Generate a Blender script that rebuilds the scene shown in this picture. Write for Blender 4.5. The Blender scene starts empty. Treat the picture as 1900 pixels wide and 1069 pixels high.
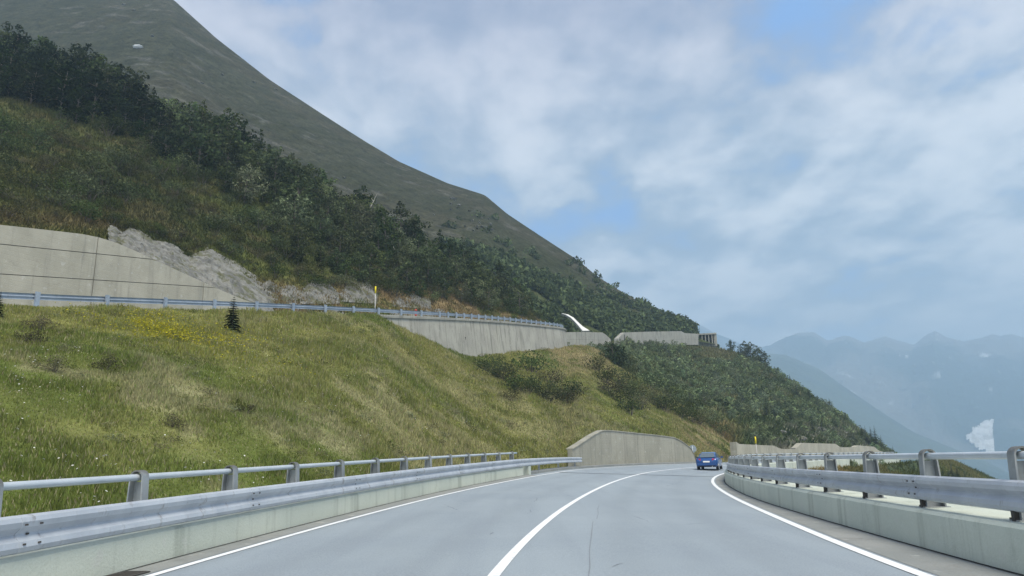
import bpy, math, random
import numpy as np
from mathutils import Matrix, Vector
random.seed(7); rng = np.random.default_rng(11)
SC = bpy.context.scene; COL = SC.collection
R = math.radians
# ---------------------------------------------------------------- camera
F, CX, CY, HY, ROLL, EYE = 1370.0, 950.0, 534.5, 855.0, -0.02, 1.25
_n = np.array([-ROLL, 1, -(HY - CY) / F]); _n /= np.linalg.norm(_n)
_f = np.array([0, 0, 1.0]) - _n * _n[2]; _f /= np.linalg.norm(_f)
_r = np.cross(_n, _f)
cam_d = bpy.data.cameras.new('camera'); cam = bpy.data.objects.new('camera', cam_d); COL.objects.link(cam)
cam_d.sensor_width = 36; cam_d.lens = 36 * F / 1900; cam_d.clip_start = .1; cam_d.clip_end = 12000
_W = np.array([_r, _f, -_n])
_B = np.stack([_W[:, 0], -_W[:, 1], -_W[:, 2]], 1)
_m = Matrix.Identity(4)
for i in range(3):
    for j in range(3): _m[i][j] = _B[i, j]
_m[2][3] = EYE
cam.matrix_world = _m
SC.camera = cam
# ---------------------------------------------------------------- sky, sun, exposure
SUN_EL, SUN_AZ = 60.0, 150.0          # azimuth measured from +Y towards +X
world = bpy.data.worlds.new('World'); SC.world = world; world.use_nodes = True
NT = world.node_tree; NT.nodes.clear()
class G:
    def __init__(s, nt): s.nt = nt
    def n(s, t, ins=None, **kw):
        nd = s.nt.nodes.new(t)
        for k, v in kw.items(): setattr(nd, k, v)
        for k, v in (ins or {}).items():
            if hasattr(v, 'is_output'): s.nt.links.new(v, nd.inputs[k])
            else: nd.inputs[k].default_value = v
        return nd
    def math(s, op, a, b=0.0, c=0.0, clamp=False):
        return s.n('ShaderNodeMath', {0: a, 1: b, 2: c}, operation=op, use_clamp=clamp).outputs[0]
    def mix(s, fac, a, b, blend='MIX'):
        nd = s.n('ShaderNodeMix', data_type='RGBA', blend_type=blend)
        for idx, v in ((0, fac), (6, a), (7, b)):
            if hasattr(v, 'is_output'): s.nt.links.new(v, nd.inputs[idx])
            else: nd.inputs[idx].default_value = v if idx == 0 else (tuple(v) + (1,))[:4]
        return nd.outputs[2]
    def ss(s, v, lo, hi, a=0.0, b=1.0):
        return s.n('ShaderNodeMapRange', {0: v, 1: lo, 2: hi, 3: a, 4: b}, interpolation_type='SMOOTHSTEP').outputs[0]
    def noise(s, vec, scale, detail=4, rough=.55, dist=0.0, dim='3D', lac=2.0):
        ins = {'Scale': scale, 'Detail': detail, 'Roughness': rough, 'Distortion': dist, 'Lacunarity': lac}
        if vec is not None: ins['Vector'] = vec
        return s.n('ShaderNodeTexNoise', ins, noise_dimensions=dim).outputs[0]
g = G(NT)
sky = g.n('ShaderNodeTexSky', sky_type='NISHITA', sun_disc=False, sun_elevation=R(SUN_EL), sun_rotation=R(SUN_AZ))
tc = g.n('ShaderNodeTexCoord').outputs['Generated']
sp = g.n('ShaderNodeSeparateXYZ', {0: tc})
dx, dy, dz = sp.outputs
zz = g.math('ADD', g.math('MAXIMUM', dz, 0.0), .22)
plane = g.n('ShaderNodeCombineXYZ', {0: g.math('DIVIDE', dx, zz), 1: g.math('MULTIPLY', g.math('DIVIDE', dy, zz), .8), 2: 0.0}).outputs[0]
warp = g.n('ShaderNodeVectorMath', {0: plane, 1: (3.1, 1.7, 0)}, operation='ADD').outputs[0]
big = g.noise(warp, 1.5, 8, .52, .1)
mid = g.noise(warp, 4.6, 8, .55, .1)
low = g.noise(g.n('ShaderNodeVectorMath', {0: plane, 1: (9.2, 4.1, 2)}, operation='ADD').outputs[0], .62, 3, .5, .2)
dens = g.math('ADD', g.math('MULTIPLY', big, .62), g.math('MULTIPLY', mid, .38))
cover = g.ss(dens, .36, .47)
bright = g.ss(g.math('ADD', g.math('MULTIPLY', mid, .5), g.math('ADD', g.math('MULTIPLY', low, .25), g.math('MULTIPLY', big, .25))), .41, .58)
SKYK = 1.0
c_grey = (1.25 * SKYK, 1.35 * SKYK, 2.0 * SKYK); c_white = (2.85 * SKYK, 2.7 * SKYK, 3.15 * SKYK)
cloud_hi = g.mix(bright, c_grey, c_white)
cloud_lo = g.mix(bright, (1.65 * SKYK, 2.1 * SKYK, 2.65 * SKYK), (4.4 * SKYK, 4.5 * SKYK, 4.6 * SKYK))
cloud = g.mix(g.ss(dz, .30, .66), cloud_lo, cloud_hi)
blue = g.mix(1.0, sky.outputs[0], (1.0, 1.12, 1.18), 'MULTIPLY')
blue = g.mix(.8, blue, (.7 * SKYK, 1.75 * SKYK, 3.9 * SKYK))
skyc = g.mix(cover, blue, cloud)
skyc = g.mix(g.ss(dz, .0, .26, .7, 0.0), skyc, (4.1 * SKYK, 4.3 * SKYK, 4.4 * SKYK))
bg = g.n('ShaderNodeBackground', {0: skyc, 1: .1})
NT.links.new(bg.outputs[0], g.n('ShaderNodeOutputWorld').inputs[0])
sl = bpy.data.lights.new('sun', 'SUN'); sl.energy = 2.2; sl.angle = R(28); sl.color = (1, .93, .79)
so = bpy.data.objects.new('sun', sl); COL.objects.link(so)
sd = Vector((math.sin(R(SUN_AZ)) * math.cos(R(SUN_EL)), math.cos(R(SUN_AZ)) * math.cos(R(SUN_EL)), math.sin(R(SUN_EL))))
so.rotation_euler = sd.to_track_quat('Z', 'Y').to_euler(); so.location = sd * 300
vs = SC.view_settings; vs.view_transform = 'Standard'; vs.look = 'None'; vs.gamma = 1; vs.exposure = 1.14; vs.use_curve_mapping = False
SC.cycles.max_bounces = 5; SC.cycles.diffuse_bounces = 2; SC.cycles.glossy_bounces = 2; SC.cycles.transmission_bounces = 3
SC.cycles.volume_bounces = 1; SC.cycles.transparent_max_bounces = 4; SC.cycles.use_denoising = True
# ---------------------------------------------------------------- picture <-> place
def ray(px, py):
    d = np.array([(px - CX) / F, (py - CY) / F, 1.0]); return _W @ d
def at(px, py, Y):
    d = ray(px, py); return d / d[1] * Y + np.array([0, 0, EYE])
def project(P):
    P = np.asarray(P, float) - np.array([0, 0, EYE]); q = P @ _W
    z = np.maximum(q[..., 2], 1e-3)
    return CX + F * q[..., 0] / z, CY + F * q[..., 1] / z
def on_path(px, py, path):
    """the point of a vertical surface standing on a ground path that is seen at (px, py)"""
    d = ray(px, py); s = d[0] / d[1]; path = np.asarray(path)
    k = path[:, 0] - s * path[:, 1]
    i = np.where(k[:-1] * k[1:] <= 0)[0]
    i = i[0] if len(i) else (0 if abs(k[0]) < abs(k[-1]) else len(path) - 2)
    t = k[i] / (k[i] - k[i + 1]) if k[i] != k[i + 1] else 0
    p = path[i] + (path[i + 1] - path[i]) * t
    return np.array([p[0], p[1], EYE + d[2] / d[1] * p[1]])
# ---------------------------------------------------------------- numpy noise
def _h(ix, iy, s):
    h = (ix * 374761393 + iy * 668265263 + s * 1442695041) & 0xffffffff
    h = ((h ^ (h >> 13)) * 1274126177) & 0xffffffff
    return ((h ^ (h >> 16)) & 0xffff) / 65535.0
def vnoise(x, y, s=0):
    x = np.asarray(x, float); y = np.asarray(y, float)
    ix = np.floor(x).astype(np.int64); iy = np.floor(y).astype(np.int64)
    fx = x - ix; fy = y - iy; fx = fx * fx * (3 - 2 * fx); fy = fy * fy * (3 - 2 * fy)
    a = _h(ix, iy, s); b = _h(ix + 1, iy, s); c = _h(ix, iy + 1, s); d = _h(ix + 1, iy + 1, s)
    return (a + (b - a) * fx) * (1 - fy) + (c + (d - c) * fx) * fy
def fbm(x, y, s=0, o=4):
    v = 0; a = .5; t = 0
    for k in range(o):
        v = v + a * vnoise(x * 2 ** k, y * 2 ** k, s + k * 17); t += a; a *= .5
    return v / t
def sst(x, a, b):
    t = np.clip((x - a) / (b - a), 0, 1); return t * t * (3 - 2 * t)
def lerp(a, b, t):
    t = np.asarray(t)[..., None]; return np.asarray(a) * (1 - t) + np.asarray(b) * t
# ---------------------------------------------------------------- mesh helpers
def mesh(name, V, Fc, mat=None, smooth=False, col=None):
    """V (n,3); Fc (m,3|4) int array, or list of faces; col (n,3) per-vertex colour"""
    me = bpy.data.meshes.new(name)
    V = np.asarray(V, np.float32)
    if isinstance(Fc, np.ndarray):
        k = Fc.shape[1]; m = len(Fc)
        me.vertices.add(len(V)); me.vertices.foreach_set('co', V.ravel())
        me.loops.add(m * k); me.loops.foreach_set('vertex_index', Fc.astype(np.int32).ravel())
        me.polygons.add(m); me.polygons.foreach_set('loop_start', np.arange(0, m * k, k, dtype=np.int32))
        me.update(calc_edges=True)
    else:
        me.from_pydata(V.tolist(), [], [tuple(int(i) for i in f) for f in Fc]); me.update()
    if smooth: me.polygons.foreach_set('use_smooth', np.ones(len(me.polygons), bool))
    if col is not None:
        a = me.color_attributes.new('Col', 'FLOAT_COLOR', 'POINT')
        a.data.foreach_set('color', np.concatenate([np.asarray(col, np.float32), np.ones((len(V), 1), np.float32)], 1).ravel())
    if mat is not None: me.materials.append(mat)
    return me
def link(name, me, parent=None, loc=None, rot=None):
    o = bpy.data.objects.new(name, me); COL.objects.link(o)
    if parent is not None: o.parent = parent
    if loc is not None: o.location = loc
    if rot is not None: o.rotation_euler = rot
    return o
def tag(o, label=None, cat=None, group=None, kind=None):
    for k, v in (('label', label), ('category', cat), ('group', group), ('kind', kind)):
        if v: o[k] = v
    return o
def thing(name, label, cat, loc=(0, 0, 0), rz=0, group=None):
    o = bpy.data.objects.new(name, None); COL.objects.link(o); o.location = loc; o.rotation_euler = (0, 0, rz); o.empty_display_size = .3
    return tag(o, label, cat, group)
class MB:
    def __init__(s): s.V = []; s.F = []
    def add(s, V, Fc):
        b = len(s.V); s.V += [tuple(v) for v in V]; s.F += [tuple(i + b for i in f) for f in Fc]; return s
    def box(s, c, d, rz=0, rx=0):
        x, y, z = [q / 2 for q in d]
        P = [(-x, -y, -z), (x, -y, -z), (x, y, -z), (-x, y, -z), (-x, -y, z), (x, -y, z), (x, y, z), (-x, y, z)]
        M = Matrix.Rotation(rz, 3, 'Z') @ Matrix.Rotation(rx, 3, 'X')
        return s.add([tuple(M @ Vector(p) + Vector(c)) for p in P], [(3, 2, 1, 0), (4, 5, 6, 7), (0, 1, 5, 4), (1, 2, 6, 5), (2, 3, 7, 6), (3, 0, 4, 7)])
    def tube(s, pts, rad, n=8, cap=True):
        pts = [Vector(p) for p in pts]; rad = rad if hasattr(rad, '__len__') else [rad] * len(pts)
        V = []; Fc = []
        for i, p in enumerate(pts):
            t = (pts[min(i + 1, len(pts) - 1)] - pts[max(i - 1, 0)]).normalized()
            a = t.orthogonal().normalized() if abs(t.z) > .9 else t.cross(Vector((0, 0, 1))).normalized()
            b = t.cross(a)
            for k in range(n):
                an = 2 * math.pi * k / n; V.append(tuple(p + (a * math.cos(an) + b * math.sin(an)) * rad[i]))
        for i in range(len(pts) - 1):
            for k in range(n): Fc.append((i * n + k, i * n + (k + 1) % n, (i + 1) * n + (k + 1) % n, (i + 1) * n + k))
        if cap: Fc += [tuple(range(n))[::-1], tuple(range((len(pts) - 1) * n, len(pts) * n))]
        return s.add(V, Fc)
    def build(s, name, mat, parent=None, smooth=False, loc=None, rot=None):
        return link(name, mesh(name, s.V, s.F, mat, smooth), parent, loc, rot)
    def me(s, name, mat, smooth=False): return mesh(name, s.V, s.F, mat, smooth)
def sweep(rows, closed_profile=True, caps=True):
    """rows: (n, k, 3) profile rings along a path"""
    rows = np.asarray(rows); n, k, _ = rows.shape; V = rows.reshape(-1, 3); Fc = []
    kk = k if closed_profile else k - 1
    for i in range(n - 1):
        for j in range(kk): Fc.append((i * k + j, i * k + (j + 1) % k, (i + 1) * k + (j + 1) % k, (i + 1) * k + j))
    if caps and closed_profile: Fc += [tuple(range(k))[::-1], tuple(range((n - 1) * k, n * k))]
    return V, Fc
# ---------------------------------------------------------------- materials
def material(name, rough=.85, spec=.3, metal=0.0):
    m = bpy.data.materials.new(name); m.use_nodes = True
    nt = m.node_tree; p = nt.nodes['Principled BSDF']
    p.inputs['Roughness'].default_value = rough; p.inputs['Metallic'].default_value = metal
    p.inputs['Specular IOR Level'].default_value = spec
    return m, G(nt), p
def bump(g, p, h, strength, dist=.02):
    b = g.n('ShaderNodeBump', {'Height': h, 'Strength': strength, 'Distance': dist}); g.nt.links.new(b.outputs[0], p.inputs['Normal'])
def plain(name, c, rough=.7, metal=0.0, spec=.3, var=.15, sc=8):
    m, g, p = material(name, rough, spec, metal)
    co = g.n('ShaderNodeTexCoord').outputs['Object']
    v = g.noise(co, sc, 4); f = g.n('ShaderNodeMapRange', {0: v, 1: .3, 2: .7, 3: 1 - var, 4: 1 + var}).outputs[0]
    cc = g.n('ShaderNodeVectorMath', {0: c, 'Scale': f}, operation='SCALE').outputs[0]
    g.nt.links.new(cc, p.inputs['Base Color']); return m
def geo_pos(g): return g.n('ShaderNodeNewGeometry').outputs['Position']
def stretch(g, v, s): return g.n('ShaderNodeVectorMath', {0: v, 1: s}, operation='MULTIPLY').outputs[0]
def concrete(name, a, b, dark, streak=.5, boards=True, bs=.25, seed=0, patch=.35):
    m, g, p = material(name, .9, .2)
    co = g.n('ShaderNodeVectorMath', {0: geo_pos(g), 1: (seed * 13.7, seed * 3.1, 0)}, operation='ADD').outputs[0]
    c = g.mix(g.ss(g.noise(co, .45, 6, .6), .35, .65), a, b)
    st = g.noise(stretch(g, co, (1.6, 1.6, .11)), 1.0, 6, .65)
    c = g.mix(g.math('MULTIPLY', g.ss(st, .50, .68), streak), c, dark)
    bl = g.noise(co, 1.7, 7, .65)
    c = g.mix(g.math('MULTIPLY', g.ss(bl, .56, .72), patch), c, dark)
    c = g.mix(g.math('MULTIPLY', g.ss(g.noise(co, 2.6, 5), .62, .70), .35), c, (.55, .55, .52))
    fine = g.noise(co, 30, 4)
    c = g.mix(.22, c, g.mix(fine, (0, 0, 0), (1, 1, 1)), 'SOFT_LIGHT')
    g.nt.links.new(c, p.inputs['Base Color'])
    h = fine
    if boards:
        z = g.n('ShaderNodeSeparateXYZ', {0: geo_pos(g)}).outputs[2]
        w = g.math('FRACT', g.math('DIVIDE', z, bs)); w = g.ss(g.math('ABSOLUTE', g.math('SUBTRACT', w, .5)), .42, .5)
        h = g.math('SUBTRACT', fine, g.math('MULTIPLY', w, .8))
    bump(g, p, h, .25, .03); return m
M_road = None
def road_mat():
    m, g, p = material('road_surface', .62, .35)
    co = geo_pos(g)
    c = g.mix(g.ss(g.noise(co, .18, 5, .6), .35, .65), (.262, .305, .34), (.295, .34, .37))
    tv = g.n('ShaderNodeVertexColor', layer_name='Col').outputs[0]; c = g.mix(1.0, c, tv, 'MULTIPLY')
    long = g.noise(stretch(g, co, (1.4, .06, 1)), 1.0, 4)
    c = g.mix(g.math('MULTIPLY', g.ss(long, .42, .70), .45), c, (.225, .262, .298))
    c = g.mix(g.math('MULTIPLY', g.ss(g.noise(co, 1.1, 6, .7), .62, .78), .4), c, (.20, .23, .26))
    # crack lines
    wv = g.n('ShaderNodeTexVoronoi', {'Vector': g.n('ShaderNodeVectorMath', {0: stretch(g, co, (.42, .12, 1)), 1: stretch(g, g.n('ShaderNodeTexNoise', {'Vector': co, 'Scale': 1.5, 'Detail': 4}).outputs[1], (.12, .12, 0))}, operation='ADD').outputs[0], 'Scale': 1.0}, feature='DISTANCE_TO_EDGE', voronoi_dimensions='2D').outputs['Distance']
    ck = g.math('MULTIPLY', g.math('LESS_THAN', wv, .0035), g.ss(g.noise(co, .35, 3), .53, .62))
    c = g.mix(g.math('MULTIPLY', ck, .7), c, (.08, .09, .1))
    fine = g.noise(co, 45, 3)
    c = g.mix(.55, c, g.mix(fine, (0, 0, 0), (1, 1, 1)), 'SOFT_LIGHT')
    g.nt.links.new(c, p.inputs['Base Color']); bump(g, p, fine, .25, .01); return m
def terrain_mat(name, sc=1.0, lo=.55, hi=1.45, b=.6, bd=.3, fine=6):
    m, g, p = material(name, 1.0, .05)
    a = g.n('ShaderNodeVertexColor', layer_name='Col').outputs[0]; co = geo_pos(g)
    v = g.noise(co, sc, 7, .68); w = g.noise(co, sc * fine, 4, .6)
    f = g.n('ShaderNodeMapRange', {0: g.math('ADD', g.math('MULTIPLY', v, .6), g.math('MULTIPLY', w, .4)), 1: .32, 2: .68, 3: lo, 4: hi}).outputs[0]
    g.nt.links.new(g.n('ShaderNodeVectorMath', {0: a, 'Scale': f}, operation='SCALE').outputs[0], p.inputs['Base Color'])
    bump(g, p, g.math('ADD', v, g.math('MULTIPLY', w, .4)), b, bd); return m
def leaf_mat(name, trans=.25, var=.38, use_obj=True, tint=(1, 1, 1)):
    m = bpy.data.materials.new(name); m.use_nodes = True; nt = m.node_tree; nt.nodes.clear(); g = G(nt)
    a = g.n('ShaderNodeVertexColor', layer_name='Col').outputs[0]
    c = g.mix(1.0, a, tint, 'MULTIPLY')
    if use_obj:
        rnd = g.n('ShaderNodeObjectInfo').outputs['Random']
        hs = g.n('ShaderNodeHueSaturation', {'Hue': g.n('ShaderNodeMapRange', {0: rnd, 3: .475, 4: .52}).outputs[0], 'Saturation': g.n('ShaderNodeMapRange', {0: g.math('FRACT', g.math('MULTIPLY', rnd, 7.3)), 3: .75, 4: 1.1}).outputs[0], 'Value': g.n('ShaderNodeMapRange', {0: g.math('FRACT', g.math('MULTIPLY', rnd, 13.7)), 3: 1 - var, 4: 1 + var}).outputs[0], 'Color': c})
        c = hs.outputs[0]
    d = g.n('ShaderNodeBsdfDiffuse', {0: c}); t = g.n('ShaderNodeBsdfTranslucent', {0: c})
    mx = g.n('ShaderNodeMixShader', {0: trans, 1: d.outputs[0], 2: t.outputs[0]})
    nt.links.new(mx.outputs[0], g.n('ShaderNodeOutputMaterial').inputs[0]); return m
def steel_mat(name, a, b, rust=.2, rough=.5, metal=.35):
    m, g, p = material(name, rough, .5, metal)
    co = geo_pos(g)
    c = g.mix(g.ss(g.noise(co, 1.3, 6, .65), .35, .65), a, b)
    c = g.mix(g.math('MULTIPLY', g.ss(g.noise(stretch(g, co, (1, 1, .35)), 5.0, 6, .7), .55, .75), rust), c, (.16, .13, .11))
    c = g.mix(g.math('MULTIPLY', g.ss(g.noise(co, 14, 4, .7), .6, .75), .35), c, (.62, .66, .7))
    g.nt.links.new(c, p.inputs['Base Color'])
    g.nt.links.new(g.n('ShaderNodeMapRange', {0: g.noise(co, 4, 4), 3: rough - .12, 4: rough + .18}).outputs[0], p.inputs['Roughness']); return m
MAT = {}
MAT['road'] = road_mat()
MAT['pave'] = concrete('gutter_concrete', (.235, .25, .245), (.285, .295, .285), (.15, .155, .15), .3, False, seed=3)
MAT['paint'] = None
def paint_mat():
    m, g, p = material('road_paint', .6, .3); co = geo_pos(g)
    c = g.mix(g.ss(g.noise(co, 7, 7, .75), .54, .70), (.80, .82, .83), (.46, .50, .53)); g.nt.links.new(c, p.inputs['Base Color']); return m
MAT['paint'] = paint_mat()
MAT['parapet'] = concrete('parapet_concrete', (.50, .545, .48), (.56, .60, .525), (.30, .33, .28), .6, False, seed=1, patch=.3)
MAT['wall_a'] = concrete('weathered_wall_concrete', (.34, .325, .262), (.41, .39, .318), (.20, .195, .17), .45, True, .30, 2)
MAT['wall_b'] = concrete('streaked_wall_concrete', (.32, .315, .28), (.39, .385, .34), (.16, .16, .14), .8, True, .22, 4)
MAT['wall_c'] = concrete('old_wall_concrete', (.29, .285, .235), (.35, .342, .285), (.20, .195, .17), .5, True, .4, 5)
MAT['joint'] = plain('dark_joint', (.05, .05, .048), .95)
MAT['rail'] = steel_mat('galvanised_beam_steel', (.44, .48, .53), (.53, .57, .615), .8)
MAT['rail_old'] = steel_mat('dull_rail_steel', (.27, .33, .40), (.35, .41, .48), .4)
MAT['post'] = steel_mat('weathered_post_steel', (.27, .29, .30), (.37, .395, .405), .5)
def _caps():
    m = MAT['post']; g = G(m.node_tree); p = m.node_tree.nodes['Principled BSDF']; src = p.inputs['Base Color'].links[0].from_socket
    oc = g.n('ShaderNodeTexCoord').outputs['Object']; z = g.n('ShaderNodeSeparateXYZ', {0: oc}).outputs[2]
    f = g.math('MULTIPLY', g.ss(g.math('ADD', z, g.math('MULTIPLY', g.noise(geo_pos(g), 7, 4), .12)), .74, .85), .75)
    g.nt.links.new(g.mix(f, src, (.10, .092, .075)), p.inputs['Base Color'])
_caps()
MAT['tube'] = steel_mat('galvanised_tube_steel', (.50, .56, .60), (.58, .63, .67), .12, .45)
MAT['rust'] = plain('dark_bracket_steel', (.07, .065, .06), .8)
MAT['trunk'] = plain('bark', (.12, .105, .09), .95, var=.4, sc=3)
MAT['deadwood'] = plain('bleached_wood', (.5, .48, .44), .9)
MAT['leaf'] = leaf_mat('broad_leaves')
MAT['needle'] = leaf_mat('conifer_needles', .1, .25)
MAT['grass'] = leaf_mat('grass_blades', .3, 0, False)
MAT['meadow'] = terrain_mat('meadow_soil', 1.2)
MAT['hill'] = terrain_mat('hillside_soil', .7)
MAT['mount'] = terrain_mat('mountain_turf', .30, .25, 1.75, .8, 1.2, 4)
MAT['farm'] = terrain_mat('far_rock', .004, .8, 1.2, .6, 60, 6)
def rock_mat():
    m, g, p = material('grey_rock', .95, .2); co = geo_pos(g)
    wob = g.n('ShaderNodeVectorMath', {0: co, 1: stretch(g, g.n('ShaderNodeTexNoise', {'Vector': co, 'Scale': 1.1, 'Detail': 5}).outputs[1], (1.1, 1.1, 1.1))}, operation='ADD').outputs[0]
    ed = g.n('ShaderNodeTexVoronoi', {'Vector': stretch(g, wob, (1.5, 1.5, .7)), 'Scale': .8}, feature='DISTANCE_TO_EDGE').outputs['Distance']
    crack = g.ss(ed, .0, .07, 1.0, 0.0)
    c = g.mix(g.ss(g.noise(co, .7, 8, .65), .36, .64), (.12, .122, .113), (.235, .235, .215))
    c = g.mix(g.math('MULTIPLY', crack, g.math('MULTIPLY', g.ss(g.noise(co, .9, 4), .45, .65), .5)), c, (.08, .08, .07))
    c = g.mix(g.math('MULTIPLY', g.ss(g.noise(co, 1.3, 7, .7), .56, .68), .55), c, (.085, .085, .07))
    c = g.mix(g.math('MULTIPLY', g.ss(g.noise(stretch(g, co, (1.5, 1.5, .22)), 1.2, 6, .65), .52, .68), .6), c, (.25, .25, .238))
    c = g.mix(g.math('MULTIPLY', g.ss(g.noise(co, .55, 6, .7), .50, .60), .8), c, (.095, .10, .045))
    g.nt.links.new(c, p.inputs['Base Color']); bump(g, p, g.math('ADD', g.noise(co, 1.8, 9, .65), g.math('MULTIPLY', crack, -.3)), .45, .2); return m
MAT['rock'] = rock_mat()
# ---------------------------------------------------------------- the road's line
_pc = None
tr = np.array([(-.38, 8), (-.32, 8.77), (-.16, 10.17), (.26, 13.4), (1.02, 18.21), (1.79, 22.37), (2.89, 27.83), (4.51, 35.15), (7.56, 46.09), (11.0, 55.36)])
_p4 = np.polyfit(tr[:, 1], tr[:, 0], 4)
cpts = [(-.75, -14), (-.72, -4), (-.66, 1)] + [(float(np.polyval(_p4, y)), y) for y in (6, 10, 14, 18, 22, 26, 30, 34, 38, 42, 46, 50, 54)] + [(13.1, 60), (16.2, 65.2), (20.3, 71.6), (25.7, 79.6), (31.3, 87.5), (38.2, 97.2), (47.0, 109.6), (60, 127.6), (75, 148), (90, 168), (110, 194), (135, 225)]
cpts = np.array(cpts)
def smooth_path(P, step=.5, it=40):
    P = np.asarray(P, float); d = np.r_[0, np.cumsum(np.linalg.norm(np.diff(P, axis=0), axis=1))]
    s = np.arange(0, d[-1], step); Q = np.stack([np.interp(s, d, P[:, k]) for k in range(P.shape[1])], 1)
    for _ in range(it): Q[1:-1] = Q[1:-1] * .5 + (Q[:-2] + Q[2:]) * .25
    return Q
CL = smooth_path(cpts)
TG = np.gradient(CL, axis=0); TG /= np.linalg.norm(TG, axis=1)[:, None]; NR = np.stack([TG[:, 1], -TG[:, 0]], 1)
YS = CL[:, 1]
oLW = np.interp(YS, [8, 16, 25, 34, 60], [-4.72, -4.82, -5.0, -5.0, -5.0])
oL = np.interp(YS, [8, 16, 25, 34, 60], [-4.14, -4.28, -4.42, -4.35, -4.35])
oR = np.interp(YS, [8, 16, 28, 45, 60], [4.52, 4.66, 4.52, 4.3, 4.25])
oRW = np.interp(YS, [8, 14, 24, 41, 60], [5.5, 5.48, 5.12, 4.95, 4.95])
zRt = .008 * np.clip(YS - 42, 0, 22)
BK = np.interp(YS, [3, 10, 38, 46, 60, 85, 110], [-.11, 0, .5, .6, .52, .42, .3])
for a in (zRt, BK, oLW, oL, oR, oRW):
    for _ in range(60): a[1:-1] = a[1:-1] * .5 + (a[:-2] + a[2:]) * .25
def rp(i, o, dz=0.0):
    """point at station i, offset o to the right, height dz over the road"""
    i = np.asarray(i); o = np.broadcast_to(np.asarray(o, float), i.shape)
    t = np.clip((oRW[i] - o) / (oRW[i] - oLW[i]), -.05, 1.05)
    xy = CL[i] + NR[i] * o[..., None]
    return np.concatenate([xy, (zRt[i] + BK[i] * t + dz)[..., None]], -1)
NS = len(CL); ALL = np.arange(NS)
def st(Y): return int(np.argmin(abs(YS - Y)))
def strip(name, i0, i1, offs, dz, mat, kind=None, label=None, cat=None, col=None):
    I = np.arange(i0, i1 + 1)
    rows = []
    for o in offs:
        oo = np.broadcast_to(o[I] if isinstance(o, np.ndarray) else np.full(len(I), o), I.shape)
        rows.append(rp(I, oo, dz))
    G_ = np.stack(rows, 1); n, k, _ = G_.shape
    idx = np.arange(n * k).reshape(n, k)
    Fc = np.stack([idx[:-1, :-1], idx[:-1, 1:], idx[1:, 1:], idx[1:, :-1]], -1).reshape(-1, 4)[:, ::-1]
    o = link(name, mesh(name, G_.reshape(-1, 3), Fc, mat, True, col)); return tag(o, label, cat, None, kind)
fr = np.linspace(0, 1, 61)
lane = (fr * 10.2 - 4.9); trk = sum(np.exp(-((lane - c) / .38) ** 2) for c in (-3.0, -1.25, 1.4, 3.1)); mid_ = sum(np.exp(-((lane - c) / .3) ** 2) for c in (-2.1, 2.25))
tcol = np.repeat((1.03 - .10 * trk - .06 * mid_)[None, :, None], NS, 0) * np.ones(3); tcol[:, (fr < .075) | (fr > .93)] *= .93
strip('road', 0, NS - 1, [oLW * (1 - t) + oRW * t for t in fr], 0.0, MAT['road'], 'structure', col=tcol.reshape(-1, 3))
iE = st(47)
strip('gutter_strip', 0, st(39), [oLW, oL - .12], .004, MAT['pave'], 'structure')
strip('gutter_strip', 0, NS - 1, [oR + .14, oRW], .004, MAT['pave'], 'structure')
for nm, o, hw, lab in (('edge_line', oL, .06, 'white solid edge line along the left side of the road'), ('centre_line', oL * 0, .07, 'white solid line down the middle of the road'), ('edge_line', oR, .075, 'white solid edge line along the right side of the road')):
    tag(strip(nm, 0, NS - 1, [o - hw, o + hw], .008, MAT['paint'], 'structure'), lab)
strip('joint_seal', 0, st(39), [oLW - .01, oLW + .025], .012, MAT['joint'], 'structure')
strip('joint_seal', 0, st(90), [oRW - .035, oRW + .01], .012, MAT['joint'], 'structure')
# expansion joint across the carriageway
i = st(44.0); a = rp(np.array([i - 3, i - 2]), oL[i] + .1, .011); b = rp(np.array([i + 5, i + 6]), oR[i] - .1, .011)
link('expansion_joint', mesh('expansion_joint', np.array([a[0], b[0], b[1] - (b[1] - b[0]) * .4, a[1] - (a[1] - a[0]) * .4]), [(0, 1, 2, 3)], MAT['joint']))['kind'] = 'structure'
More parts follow.
